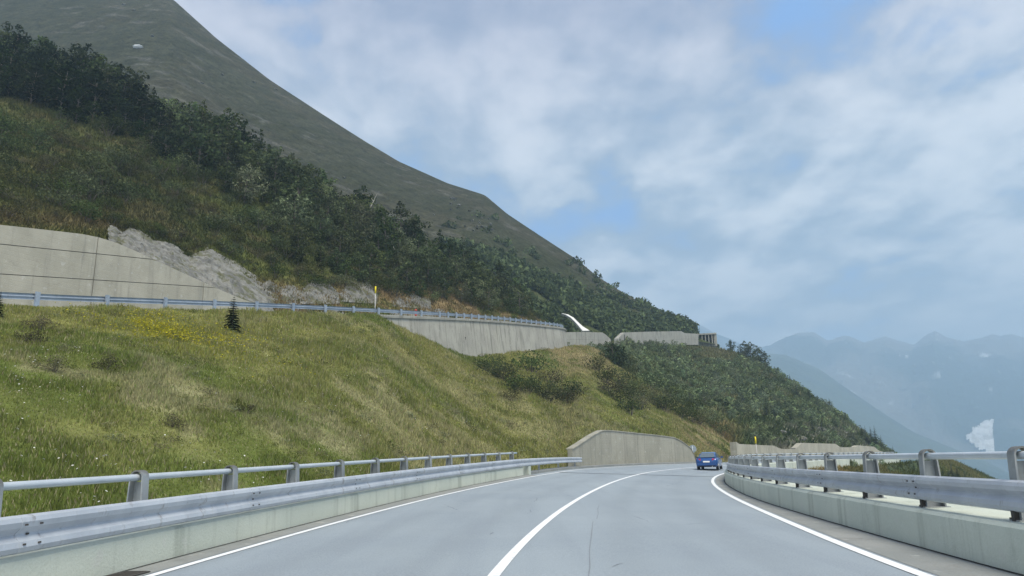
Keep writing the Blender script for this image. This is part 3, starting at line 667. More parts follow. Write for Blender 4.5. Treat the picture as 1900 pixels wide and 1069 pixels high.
# ---------------------------------------------------------------- walls
def wall_thing(name, label, pts_top, pts_bot, thick, mat, cuts, coping=None, rows=1, gap=.03, group=None, inward=None):
    """a wall of panels: pts_top/pts_bot (n,3) of its front face; cuts = panel boundaries (fractions)"""
    pts_top = np.asarray(pts_top); pts_bot = np.asarray(pts_bot); org = pts_bot[len(pts_bot) // 2]
    t = thing(name, label, 'wall', tuple(org), 0, group)
    d = np.r_[0, np.cumsum(np.linalg.norm(np.diff(pts_bot[:, :2], axis=0), axis=1))]; L = d[-1]
    def pt(f, v):
        a = np.array([np.interp(f * L, d, pts_top[:, k]) for k in range(3)]); b = np.array([np.interp(f * L, d, pts_bot[:, k]) for k in range(3)])
        return b + (a - b) * v
    def nrm(f):
        a = pt(max(f - .01, 0), 0); b = pt(min(f + .01, 1), 0); q = (b - a)[:2]; q /= np.linalg.norm(q) + 1e-9
        return np.array([-q[1], q[0], 0])     # to the left of travel = into the hill
    sg = 1 if inward is None else inward
    fcuts = np.asarray(cuts)
    for a, b in zip(fcuts[:-1], fcuts[1:]):
        for r in range(rows):
            g2 = gap / 2 / L; aa, bb = (a + g2 if a > 0 else a), (b - g2 if b < 1 else b)
            ins = set([aa, bb] + [x / L for x in d if aa < x / L < bb]); fs = sorted(ins)
            if len(fs) < 4: fs = list(np.linspace(aa, bb, 4))
            v0, v1 = r / rows, (r + 1) / rows
            rowsP = []
            for f in fs:
                p0, p1 = pt(f, v0), pt(f, v1); n_ = nrm(f) * sg * thick; hh = np.linalg.norm(p1 - p0)
                e = min(.45, .012 / max(hh, .05)) if rows > 1 else 0
                q0 = p0 + (p1 - p0) * (e if r > 0 else 0); q1 = p1 - (p1 - p0) * (e if r < rows - 1 else 0)
                rowsP.append([q0, q1, q1 + n_, q0 + n_])
            V, Fc = sweep(rowsP); link('panel', mesh('panel', V - org, Fc, mat), t)
    fs = np.linspace(0, 1, max(12, len(pts_bot)))   # dark core behind the joints
    V, Fc = sweep([[pt(f, .0) + nrm(f) * sg * .06, pt(f, .985) + nrm(f) * sg * .06, pt(f, .985) + nrm(f) * sg * (thick - .05), pt(f, 0) + nrm(f) * sg * (thick - .05)] for f in .006 + .988 * fs])
    link('core', mesh('core', V - org, Fc, MAT['joint']), t)
    if coping:
        o_, h_ = coping
        V, Fc = sweep([[pt(f, 1) - nrm(f) * sg * o_ + np.array([0, 0, .002]), pt(f, 1) - nrm(f) * sg * o_ + np.array([0, 0, h_]), pt(f, 1) + nrm(f) * sg * (thick + .1) + np.array([0, 0, h_]), pt(f, 1) + nrm(f) * sg * (thick + .1) + np.array([0, 0, .002])] for f in np.linspace(0, 1, max(20, len(pts_bot)))])
        link('coping', mesh('coping', V - org, Fc, mat), t)
    return t
# curved wall that carries the upper road
face = np.array([up(i, -.45, 0) for i in range(nU)])
bots = [(690, 580), (716, 590), (745, 601), (775, 615), (800, 628), (830, 643), (860, 654), (890, 657), (950, 652), (1000, 648), (1030, 645), (1046, 643)]
ib = [int(np.argmin(abs(project(face)[0][:115] - x))) for x, _ in bots]
bz = np.interp(np.arange(ib[0], nU), ib, [on_path(x, y, face[:115])[2] for x, y in bots]) - .9
idx = np.arange(ib[0], min(nU, ib[-1] + 26))
top = np.array([up(i, -.45, -.12) for i in idx]); bot = np.array([np.r_[up(i, -.45 - .10 * max(0, UZ[i] - bz[i - ib[0]]), 0)[:2], min(bz[i - ib[0]], UZ[i] - .5)] for i in idx])
Lw = np.sum(np.linalg.norm(np.diff(bot[:, :2], axis=0), axis=1)); nc = int(Lw / 3.6)
w = wall_thing('retaining_wall', 'long curved concrete retaining wall carrying the upper road above the meadow', top, bot, .7, MAT['wall_b'], np.linspace(0, 1, nc + 1), (.14, .26), 1, .05)
p = on_path(863, 640, face[:115] + np.array([0, 0, 0])); org = Vector(w.location)
MB().box((0, 0, 0), (.16, .2, 1.7)).build('drain_slot', MAT['joint'], w, loc=Vector(p) - org + Vector((.02, -.25, 0)), rot=(.1, 0, 0))
# upper road guard rail
gr = thing('guard_rail', 'long steel guard rail along the outer edge of the upper road', 'guard rail', tuple(up(60, 0)))
go = Vector(gr.location)
i1 = nU - 26
seg = list(range(0, i1, 8)) + [i1]
for a, b in zip(seg[:-1], seg[1:]):
    rows = []
    for q in range(a, b + 1):
        e = .006 if q == a else 0
        rows.append([up(q, .06 + o, .42 + z) for o, z in [(x * .9 + e, zv * .95) for x, zv in WB]] + [up(q, .06 + o - .03, .42 + z) for o, z in [(x * .9, zv * .95) for x, zv in WB[::-1]]])
    V, Fc = sweep(rows); link('beam', mesh('beam', V - np.array(go), Fc, MAT['rail_old']), gr)
pm = MB().box((0, 0, .26), (.12, .22, 1.12)).me('post', MAT['rail_old'])
k0 = np.argmin(abs(kk)); first = [i for i in range(k0 % 4, 72, 4)]
for i in first + list(range(first[-1] + 2, i1, 2)):
    link('post', pm, gr, Vector(up(i, -.05, 0)) - go, (0, 0, math.atan2(-UT[i][0], UT[i][1])))
# smooth cut wall at the far left behind the upper road
tops = [(-330, 392), (-60, 413), (0, 417), (90, 427), (150, 434), (175, 438), (215, 450), (270, 474), (330, 502), (380, 525), (420, 543), (452, 556), (480, 566)]
topP = np.array([on_path(x, y, WP[:110]) for x, y in tops])
dd = np.linspace(0, 1, 60); dl = np.r_[0, np.cumsum(np.linalg.norm(np.diff(topP[:, :2], axis=0), axis=1))]; dl /= dl[-1]
tp = np.stack([np.interp(dd, dl, topP[:, k]) for k in range(3)], 1)
bz2 = np.interp(tp[:, 1], WP[:110, 1], WP[:110, 2]) - .4
bp_ = np.c_[tp[:, :2], bz2]
def frac(px): q = on_path(px, 480, WP[:110]); return float(np.interp(q[1], tp[:, 1], dd))
def level_wall(name, label, tp, bp, thick, mat, vcuts, levels, gap):
    org = bp[len(bp) // 2]; t = thing(name, label, 'wall', tuple(org)); n = len(tp); dd = np.linspace(0, 1, n)
    def col_(f): return np.array([np.interp(f, dd, bp[:, k]) for k in range(3)]), float(np.interp(f, dd, tp[:, 2]))
    dv = (bp[-1] - bp[0])[:2]; L = np.linalg.norm(dv); dv /= L; nr = np.array([-dv[1], dv[0], 0]) * thick
    for a, b in zip(vcuts[:-1], vcuts[1:]):
        for l0, l1 in zip(levels[:-1], levels[1:]):
            rows = []
            for f in np.linspace(a + gap / L / 2, b - gap / L / 2, 14):
                p, zt = col_(f); z0 = p[2] + l0 + gap * .4 * (l0 > 0); z1 = min(p[2] + l1 - gap * .4, zt)
                if z1 - z0 < .03: continue
                q0 = np.r_[p[:2], z0]; q1 = np.r_[p[:2], z1]; rows.append([q0, q1, q1 + nr, q0 + nr])
            if len(rows) > 1: V, Fc = sweep(rows); link('panel', mesh('panel', V - org, Fc, mat), t)
    V, Fc = sweep([[bp[k] + nr * .08, tp[k] + nr * .08 - np.array([0, 0, .04]), tp[k] + nr * .9 - np.array([0, 0, .04]), bp[k] + nr * .9] for k in range(n)]); link('core', mesh('core', V - org, Fc, MAT['joint']), t)
    return t
level_wall('cut_wall', 'tall smooth pale concrete wall at the far left behind the upper road', tp, bp_, .8, MAT['wall_a'], [0, frac(178), frac(382), 1], [0, 3.4, 5.25, 14], .06)
rw = wall_thing('roadside_wall', 'weathered concrete wall with sloping ends beside the lower road next to blue car', wall_tp, wall_bp, .35, MAT['wall_c'], [0, .36, .69, 1], (.06, .07), 1, .02)
# far wall along the lower road
wf2 = np.array([rp(np.array(i), oLW[i] - .5, 0) for i in range(st(84), st(176))])
tops = [(1366, 820), (1372, 824), (1414, 826), (1436, 827), (1450, 834), (1476, 833), (1488, 822), (1530, 823), (1550, 823.5), (1560, 830), (1586, 830), (1592, 826.5), (1622, 829), (1630, 836), (1644, 840), (1650, 842)]
topP = np.array([on_path(x, y, wf2) for x, y in tops]); dl = np.r_[0, np.cumsum(np.linalg.norm(np.diff(topP[:, :2], axis=0), axis=1))]; dl /= dl[-1]
dd = np.unique(np.r_[np.linspace(0, 1, 50), dl]); tp = np.stack([np.interp(dd, dl, topP[:, k]) for k in range(3)], 1)
bz2 = np.interp(tp[:, 1], wf2[:, 1], wf2[:, 2]) - .3
wall_thing('stepped_wall', 'pale stepped concrete wall along the lower road beyond the bend', tp, np.c_[tp[:, :2], bz2], .8, MAT['wall_a'], np.linspace(0, 1, 10), None, 1, .03)
# walls of the upper road further on
def far_wall(name, label, nodes_top, nodes_bot, cuts, coping=None):
    tp = np.array([at(*n) for n in nodes_top]); bt = np.array([at(*n) for n in nodes_bot])
    return wall_thing(name, label, tp, bt, 1.0, MAT['wall_b'], cuts, coping, 2, .06)
far_wall('distant_wall', 'short distant wall of the upper road right after the curved wall', [(1036, 617, 150), (1050, 616.5, 152), (1085, 616, 160), (1118, 617, 168), (1124, 621, 169.5), (1133, 629, 171)], [(1036, 642, 150), (1050, 643, 152), (1085, 644, 160), (1118, 646, 168), (1124, 647, 169.5), (1133, 648, 171)], [0, .3, .6, 1])
far_wall('distant_wall', 'longer distant wall of the upper road between the big bush and the gallery', [(1147, 628, 176), (1157, 617, 180), (1200, 615.5, 196), (1264, 614.5, 226), (1270, 618, 229), (1296, 619.5, 243)], [(1147, 668, 176), (1157, 668, 180), (1200, 660, 196), (1264, 644, 226), (1270, 640, 229), (1296, 640, 243)], [0, .2, .4, .6, .8, 1])
# avalanche gallery
gp = at(1313, 632, 262); gal = thing('road_gallery', 'small distant road gallery with dark openings between concrete columns', 'gallery', tuple(gp), R(-12))
MB().box((0, 3, 2.35), (6.4, 7, .5)).build('roof', MAT['wall_b'], gal)
MB().box((0, 6, .0), (6.4, .5, 4.2)).build('back_wall', MAT['wall_b'], gal)
colm = MB().box((0, 0, .0), (.35, .5, 4.2)).me('column', MAT['wall_b'])
for k in range(6): link('column', colm, gal, (-3 + 1.15 * k, 0, 0))
MB().box((2.7, 2.8, 0), (1.0, 5.8, 4.2)).build('end_wall', MAT['wall_a'], gal)
# pale concrete chute down to the distant wall
cp = [(1043, 584, 178), (1052, 586, 177), (1062, 592, 175.5), (1070, 600, 174), (1078, 608, 172.5), (1088, 616, 171)]
wd = [.35, .7, .8, .75, 1.0, 1.8]; rows = []
for (x, y, Y), w_ in zip(cp, wd):
    c0 = at(x, y, Y); rows.append([c0 + np.array([-w_ * .5, 0, .2]), c0 + np.array([-w_ * .42, -.1, .3]), c0 + np.array([w_ * .42, -.1, .3]), c0 + np.array([w_ * .5, 0, .2]), c0 + np.array([w_ * .5, .6, -.1]), c0 + np.array([-w_ * .5, .6, -.1])])
V, Fc = sweep(rows); tag(link('water_chute', mesh('water_chute', V, Fc, plain('pale_chute', (.72, .72, .70)))), 'white chute running down to the distant wall beside the curved wall end', 'chute')
# ---------------------------------------------------------------- rocks
def onto(S, px, py): return S.pick(px, py)[0]
def rock_patch(name, label, bot, top, n, m, amp, seed, group=None):
    xs = np.linspace(max(bot[0][0], top[0][0]), min(bot[-1][0], top[-1][0]), n)
    b = resample(bot, xs); t = resample(top, xs); P = np.stack([b + (t - b) * v for v in np.linspace(0, 1, m)])
    v = fbm(P[..., 0] / 2.0 + P[..., 1] / 4, P[..., 2] / 4.5, seed, 5); r = abs(fbm(P[..., 0] / .8 + P[..., 1] / .9, P[..., 2] / 1.8, seed + 5, 5) - .5)
    tp_ = np.linspace(1, 0, m)[:, None] ** .5; P[..., 1] -= (amp * (v - .30) * 2.4 - amp * r * 1.3) * (.12 + .88 * np.sin(np.pi * (1 - tp_ ** 2)))
    P[..., 0] += amp * .5 * (fbm(P[..., 0] / 1.5, P[..., 2] / 1.5, seed + 9, 3) - .5)
    rr_ = np.random.default_rng(seed); P[1:-1, 1:-1] += (rr_.random(P[1:-1, 1:-1].shape) - .5) * np.array([.22, .3, .22]) * min(1, amp * 1.3)
    k = P.shape[0]; back = P[-1] + np.array([0, 2.5, -.4]); P = np.concatenate([P, back[None]])
    idx = np.arange(P.shape[0] * n).reshape(-1, n); Fc = np.stack([idx[:-1, :-1], idx[:-1, 1:], idx[1:, 1:], idx[1:, :-1]], -1).reshape(-1, 4)
    return tag(link(name, mesh(name, P.reshape(-1, 3), Fc, MAT['rock'], False)), label, 'rock', group)
_wt = [(205, 447), (240, 461), (270, 476), (300, 489), (330, 504), (360, 518), (390, 532), (420, 545), (450, 558), (480, 568), (510, 574)]
_rt = [(205, 418), (216, 420), (228, 434), (240, 420), (262, 428), (285, 444), (310, 448), (330, 458), (352, 474), (368, 468), (385, 458), (402, 468), (420, 478), (440, 486), (458, 502), (475, 512), (492, 530), (500, 546), (510, 562)]
_bn = [(x, y + 8, on_path(x, y + 8, WP[:110])[1] + .85) for x, y in _wt]
_tn = [(x, y, onto(SE, x, y)[1] + .1) for x, y in _rt]
rock_patch('bare_rock', 'bare grey rock face above the sloping end of the smooth wall', _bn, _tn, 96, 26, .85, 3)
def blob_rock(name, label, p, size, seed, group=None, mat='rock'):
    n, m = 12, 8; V = []; Fc = []
    for j in range(m + 1):
        th = math.pi * j / m
        for k in range(n):
            a = 2 * math.pi * k / n; d = np.array([math.sin(th) * math.cos(a), math.sin(th) * math.sin(a), math.cos(th)])
            r = .62 + .75 * float(fbm(np.array(d[0] * 1.7 + seed * 3.3 + 50), np.array(d[1] * 1.7 + d[2] * 1.3 + 50), seed, 3)); V.append(d * r * np.array(size) / 2)
    for j in range(m):
        for k in range(n): Fc.append((j * n + k, j * n + (k + 1) % n, (j + 1) * n + (k + 1) % n, (j + 1) * n + k))
    return tag(link(name, mesh(name, V, Fc, MAT[mat]), None, tuple(p)), label, 'rock', group)
def band(x0, x1, yb0, yb1, yt, seed, label, amp=.6, off=.1):
    n = len(yt); xs = np.linspace(x0, x1, n); bot = []; top = []
    for k, x in enumerate(xs):
        yb = yb0 + 8 + (yb1 - yb0) * k / (n - 1); b = onto(SE, x, yb); t = onto(SE, x, yt[k]); bot.append((x, yb, b[1] - off)); top.append((x, yt[k], max(t[1], b[1] + .3) + .1))
    rock_patch('bank_outcrop', label, bot, top, int((x1 - x0) * .9), 22, amp, seed)
band(480, 560, 566, 572, [530, 520, 532, 526, 540], 11, 'dark rock outcrop where the smooth wall runs out')
band(556, 630, 556, 556, [538, 524, 520, 528, 545], 12, 'rock outcrop in the dry bank left of the snow pole')
band(632, 702, 552, 556, [538, 520, 524, 519, 548], 13, 'rock outcrop in the dry bank right behind the snow pole')
band(590, 720, 578, 582, [570, 567, 569, 566, 572, 570], 14, 'long low rock ledge along the upper road near the snow pole', .4, .1)
band(722, 800, 560, 566, [552, 546, 544, 556], 15, 'rock outcrop in the dry bank above the red hydrant')
band(725, 930, 581, 589, [574, 571, 574, 572, 577, 579, 584], 16, 'long low rock ledge above the curved wall', .4, .1)
p = onto(SE, 912, 553); blob_rock('cliff_rock', 'tall pale rock slab at the right end of the near forest', p + np.array([.3, .2, -1.0]), (1.6, 1.8, 5.2), 34)
for q, (px, py, w_, h_) in enumerate([(1210, 644, 24, 22), (1290, 648, 20, 14), (1262, 694, 26, 8), (1280, 702, 18, 8), (1395, 770, 16, 20), (1420, 760, 18, 16), (1450, 800, 22, 14), (1485, 812, 26, 16), (1520, 800, 40, 24), (1560, 806, 44, 26), (1600, 818, 30, 18), (1354, 838, 14, 16)]):
    p = onto(SB, px, py); s_ = p[1] / 1400
    blob_rock('spur_rock', 'pale rock showing between the trees of the right wooded spur', p - np.array([0, 0, h_ * s_ * .25]), (w_ * s_ * .95, 2.4, h_ * s_ * .95), q + 41, 'rocks on the wooded spur')
spots = [(885 + rng.normal() * 14, 416 + rng.normal() * 9, rng.uniform(3, 9), rng.uniform(2, 6)) for _ in range(16)] + [(840 + rng.normal() * 22, 382 + rng.normal() * 9, rng.uniform(3, 8), rng.uniform(2, 4)) for _ in range(10)] + [(470, 152, 9, 3), (512, 166, 8, 3), (285, 68, 7, 3), (375, 155, 8, 3), (230, 8, 9, 4), (250, 20, 7, 3), (415, 140, 6, 2), (565, 235, 7, 3), (640, 330, 7, 3)]
for q, (px, py, w_, h_) in enumerate(spots):
    p = onto(SM, px, py); s_ = p[1] / 1400; wh = 'in the cluster on the mountain shoulder' if q < 16 else 'scattered left of the mountain shoulder' if q < 26 else 'high on the bare mountain slope'
    blob_rock('mountain_rock', 'grey rock ' + wh, p - np.array([0, 0, h_ * s_ * .25]), (w_ * s_, 3, h_ * s_ * 1.2), q + 61, 'rock outcrops on the mountain')
MAT['snow'] = plain('old_snow', (.85, .87, .88))
p = onto(SM, 258, 89); blob_rock('snow_patch', 'small white snow patch high on the bare mountain', p + np.array([0, -.6, .3]), (4.2, 3, 1.3), 77, None, 'snow')['category'] = 'snow patch'
# ---------------------------------------------------------------- plants
def leaf_cloud(lobes, per, size, ca, cb, flat=.8, seed=0):
    r = np.random.default_rng(seed); V = []; C = []
    for (cx, cy, cz, lr) in lobes:
        k = max(6, int(per * (lr ** 1.6)))
        d = r.normal(size=(k, 3)); d /= np.linalg.norm(d, axis=1)[:, None]
        rad = lr * (.45 + .6 * r.random(k) ** .6); P = np.array([cx, cy, cz]) + d * rad[:, None] * np.array([1, 1, flat])
        nrm = d + r.normal(size=(k, 3)) * .55 + np.array([0, 0, .35]); nrm /= np.linalg.norm(nrm, axis=1)[:, None]
        t = np.cross(nrm, r.normal(size=(k, 3))); t /= np.linalg.norm(t, axis=1)[:, None] + 1e-9; b = np.cross(nrm, t)
        s = size * (.55 + .9 * r.random(k))[:, None]
        q = np.stack([P - t * s, P + b * s * .5, P + t * s, P - b * s * .55 + nrm * s * .2], 1); V.append(q.reshape(-1, 3))
        f = r.random(k); sh = .62 + .76 * r.random()
        c = (np.array(ca)[None] * (1 - f[:, None]) + np.array(cb)[None] * f[:, None]) * sh * (.75 + .5 * r.random(k))[:, None]; C.append(np.repeat(c, 4, 0))
    V = np.concatenate(V); C = np.concatenate(C); Fc = np.arange(len(V)).reshape(-1, 4); return V, Fc, C
def make_tree(h, spread, seed, ca, cb, slim=False):
    r = random.Random(seed); lobes = []; mb = MB()
    lean = Vector((r.uniform(-.06, .06), r.uniform(-.06, .06), 0)) * h
    tp_ = Vector((0, 0, h * .82)) + lean
    mb.tube([(0, 0, -.6), tuple(lean * .2 + Vector((0, 0, h * .25))), tuple(lean * .55 + Vector((0, 0, h * .55))), tuple(tp_)], [h * .022, h * .018, h * .012, h * .004], 6)
    nb = 15 if not slim else 11
    for k in range(nb):
        f = .1 + .85 * (k / nb) + r.uniform(-.03, .03); an = k * 2.4 + r.uniform(-.5, .5)
        prof = math.sin(math.pi * min(1, (f - .05) * .98)) ** .65
        ln = spread * (prof * .8 + .12) * r.uniform(.65, 1.15) * (.6 if slim else 1)
        b0 = lean * f + Vector((0, 0, h * f * .8)); e = b0 + Vector((math.cos(an) * ln, math.sin(an) * ln, h * r.uniform(.04, .14)))
        mb.tube([tuple(b0), tuple((b0 + e) / 2 + Vector((0, 0, .12))), tuple(e)], [h * .008, h * .005, h * .002], 4, False)
        lobes.append((*e, spread * r.uniform(.26, .46))); 
        if r.random() < .7:
            m_ = b0.lerp(e, .55); lobes.append((m_.x, m_.y, m_.z + r.uniform(-.2, .5), spread * r.uniform(.24, .38)))
    lobes.append((tp_.x, tp_.y, h * .9, spread * .3)); lobes.append((tp_.x + r.uniform(-.3, .3), tp_.y, h * .97, spread * .18))
    V, Fc, C = leaf_cloud(lobes, 62, h * .033, ca, cb, .8, seed)
    return mesh('trunk', mb.V, mb.F, MAT['trunk']), mesh('crown', V, Fc, MAT['leaf'], False, C)
def make_shrub(h, seed, ca, cb):
    r = random.Random(seed); lobes = []; mb = MB()
    for k in range(9):
        an = k * 2.4; rr = h * r.uniform(.1, .75); z = h * r.uniform(.25, .85) * (1 - .35 * rr / h)
        e = Vector((math.cos(an) * rr, math.sin(an) * rr, z)); mb.tube([(0, 0, -.3), tuple(e * .5), tuple(e * .85)], [.03, .02, .008], 4, False)
        lobes.append((*e, h * r.uniform(.28, .45)))
    V, Fc, C = leaf_cloud(lobes, 330 / max(h, .5) ** 1.0, h * .042, ca, cb, .72, seed); return mesh('stem', mb.V, mb.F, MAT['trunk']), mesh('crown', V, Fc, MAT['leaf'], False, C)
def make_conifer(h, seed):
    r = np.random.default_rng(seed); V = []; C = []; mb = MB(); mb.tube([(0, 0, -.5), (0, 0, h * .5), (0, 0, h)], [h * .02, h * .012, .01], 6)
    nt = 17
    for k in range(nt):
        f = k / (nt - 1); z = h * (.08 + .9 * f); L = h * .27 * (1 - f) ** .85 + .08; nb = 11
        for b in range(nb):
            a = b * 2 * math.pi / nb + k * .7 + r.normal() * .15; l = L * r.uniform(.7, 1.15)
            d = np.array([math.cos(a), math.sin(a), -.28 + .35 * f]); s = np.array([-math.sin(a), math.cos(a), 0])
            for u0, u1, w0, w1 in ((.1, .55, .12, .26), (.5, 1.05, .26, .02)):
                zc = np.array([0, 0, z + r.normal() * .04]); q = [zc + d * l * u0 - s * l * w0, zc + d * l * u0 + s * l * w0, zc + d * l * u1 + s * l * w1 - np.array([0, 0, .06 * l]), zc + d * l * u1 - s * l * w1 - np.array([0, 0, .1 * l])]
                V += q; c = np.array((.052, .074, .038)) * r.uniform(.6, 1.6); C += [c] * 4
    V = np.array(V); return mesh('trunk', mb.V, mb.F, MAT['trunk']), mesh('crown', V, np.arange(len(V)).reshape(-1, 4), MAT['needle'], False, np.array(C))
G1, G2 = (.038, .058, .025), (.088, .114, .048)
TREES = [make_tree(6, 2.1, 100 + k, G1, G2) for k in range(6)]
DARKT = [make_tree(6, 2.2, 240 + k, (.012, .022, .009), (.028, .042, .015)) for k in range(3)]  # leaves darkened so their colour carries the windscreen's shading at upper left
SLIM = [make_tree(6, 1.6, 130 + k, (.035, .052, .02), (.065, .085, .032), True) for k in range(2)]
SPURT = [make_tree(6, 2.2, 220 + k, (.11, .155, .08), (.20, .25, .13)) for k in range(4)]  # leaf colour lightened, with the spur's distance haze put into it
LIGHT = [make_tree(5, 2.3, 150 + k, (.088, .115, .052), (.15, .178, .085)) for k in range(3)]
SHRUB = [make_shrub(1.6, 170 + k, (.048, .070, .026), (.10, .128, .048)) for k in range(4)]
OLIVE = [make_shrub(1.5, 180 + k, (.075, .085, .03), (.13, .13, .05)) for k in range(2)]
BROWN = [make_shrub(1.4, 190 + k, (.085, .085, .045), (.15, .14, .075)) for k in range(2)]
DARKB = make_tree(5.2, 2.1, 260, (.034, .050, .022), (.075, .098, .042))[1]
CONIF = [make_conifer(6, 200 + k) for k in range(3)]
def plant(kind, parts, names, p, scale, label, cat, group, squash=1.0):
    t = thing(kind, label, cat, tuple(p), random.uniform(0, 6.28), group); t.scale = (scale * random.uniform(.9, 1.15), scale * random.uniform(.9, 1.15), scale * squash)
    for nm, me in zip(names, parts): link(nm, me, t)
    return t
TN = ('trunk', 'crown'); SN = ('stem', 'crown')
# near forest on the hillside: individuals
COLS = [(-999, "over the smooth wall's left end"), (95, "above the smooth wall's top corner"), (205, 'above the left part of the rock face'), (330, 'above the right part of the rock face'), (450, "above the smooth wall's low end"), (560, 'left of the upper snow pole'), (650, 'above the upper snow pole'), (735, 'above the red hydrant'), (800, "above the curved wall's left part"), (880, "above the curved wall's middle")]
def colE(px): return [c for x, c in COLS if px >= x][-1]
def zoneE(px, v, form='dark broadleaf'):
    b = 'on the forest top' if v > .9 else 'high in the forest' if v > .7 else 'in mid forest' if v > .45 else 'low in the forest' if v > .22 else 'at the forest foot'
    return '%s tree %s %s' % (form, b, colE(px))
m_, n_, _ = SE.P.shape; b1, b3 = SE.breaks[1], SE.breaks[3]
placed = []; cnt = 0; tries = 0
while cnt < 250 and tries < 20000:
    tries += 1
    px = random.uniform(-40, 985); v = random.random()
    vmin = np.interp(px, [0, 150, 300, 450, 560, 700, 950], [.62, .60, .54, .34, .12, .06, .03])
    if v < vmin: continue
    if 0 < px < 330 and v < .75 and random.random() < .3: continue
    i = int(b1 + v * (b3 - b1)); j = int(np.clip(np.interp(px, SE.px[i], np.arange(n_)), 0, n_ - 1)); p = SE.P[i, j].copy()
    dmin = 1.9 if v > .8 else 2.4
    if any((p[0] - q[0]) ** 2 + (p[1] - q[1]) ** 2 < dmin * dmin for q in placed): continue
    placed.append(p); cnt += 1
    sc = (random.uniform(.6, 1.0) if random.random() < .55 else random.uniform(1.0, 1.5)) * np.interp(px, [0, 200, 330, 600, 950], [.80, .95, .85, .92, .8])
    if v < .4 and px > 450: sc *= .85
    rr = random.random()
    if rr < (.05 if px < 420 else .27) and v < .92: plant('pale_tree', random.choice(LIGHT), TN, p - np.array([0, 0, .3]), sc * .9, zoneE(px, v, 'pale feathery'), 'tree', 'pale trees of the hillside forest')
    else:
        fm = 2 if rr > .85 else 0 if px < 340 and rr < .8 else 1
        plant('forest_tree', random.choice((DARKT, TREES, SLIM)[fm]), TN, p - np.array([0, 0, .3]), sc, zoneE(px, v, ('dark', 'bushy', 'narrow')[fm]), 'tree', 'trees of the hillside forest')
# a few trees that stand out
for px, py, sc, kind, lab in ((843, 474, 1.05, SLIM[0], 'slim upright tree standing alone near the right end of the forest'), (545, 400, 1.1, LIGHT[0], 'large pale green rounded tree on the open slope above the rock face'), (668, 428, 1.0, LIGHT[1], 'pale green domed tree lower down the forest, right of a larger pale one')):
    p = onto(SE, px, py + 28); plant('lone_tree', kind, TN, p - np.array([0, 0, .3]), sc, lab, 'tree', None)
p = onto(SE, 322, 300); plant('young_spruce', CONIF[0], TN, p, .36, 'tiny dark spruce alone on the open hillside grass', 'tree', None)
p = onto(SA, 431, 618); plant('young_spruce', CONIF[1], TN, p, .36, 'small dark spruce just below the upper guard rail on the meadow', 'tree', None, 1.0)
p = onto(SA, -4, 590); plant('young_spruce', CONIF[2], TN, p, .2, 'small conifer cut off by the left frame edge on the meadow', 'tree', None)
# shrubs on the hillside
cnt = 0; tries = 0; sp = []
while cnt < 285 and tries < 20000:
    tries += 1; px = random.uniform(-40, 1000); v = random.random() ** 1.1
    vmax = np.interp(px, [0, 150, 300, 450, 560, 700, 950], [.62, .62, .62, .5, .6, .7, .8])
    if v > vmax: continue
    i = int(b1 + 2 + v * (b3 - b1)); j = int(np.clip(np.interp(px, SE.px[i], np.arange(n_)), 0, n_ - 1)); p = SE.P[i, j].copy()
    if fbm(np.array(p[0] / 6), np.array((p[1] + p[2]) / 6), 62, 3) < (.43 if px < 450 else .34): continue
    if any((p[0] - q[0]) ** 2 + (p[1] - q[1]) ** 2 < 1.3 for q in sp): continue
    sp.append(p); cnt += 1; q = random.random()
    where = ('low ' if v < .22 else 'halfway ' if v < .45 else 'high ') + colE(px)
    if q < .62: plant('hill_shrub', random.choice(SHRUB), SN, p, random.uniform(.6, 1.9 if px < 450 else 1.5), 'dark green shrub on the slope %s' % where, 'shrub', 'dark shrubs on the hillside')
    elif q < .82: plant('hill_shrub', random.choice(OLIVE), SN, p, random.uniform(.5, 1.2), 'yellowish green shrub on the slope %s' % where, 'shrub', 'yellowish shrubs on the hillside')
    else: plant('hill_shrub', random.choice(BROWN), SN, p, random.uniform(.5, 1.1), 'brownish shrub on the slope %s' % where, 'shrub', 'brownish shrubs on the hillside')
for px, py in ((212, 414), (232, 426), (252, 420), (278, 436), (300, 444), (322, 452), (344, 468), (362, 466), (392, 460), (412, 470), (432, 480), (450, 494), (470, 508), (488, 524), (505, 545)):
    p = onto(SE, px, py - 4); plant('ledge_shrub', random.choice(OLIVE if px % 3 else SHRUB), SN, p, random.uniform(.35, .75), 'small shrub overhanging the top edge of the grey rock face', 'shrub', 'shrubs along the rock face edge')
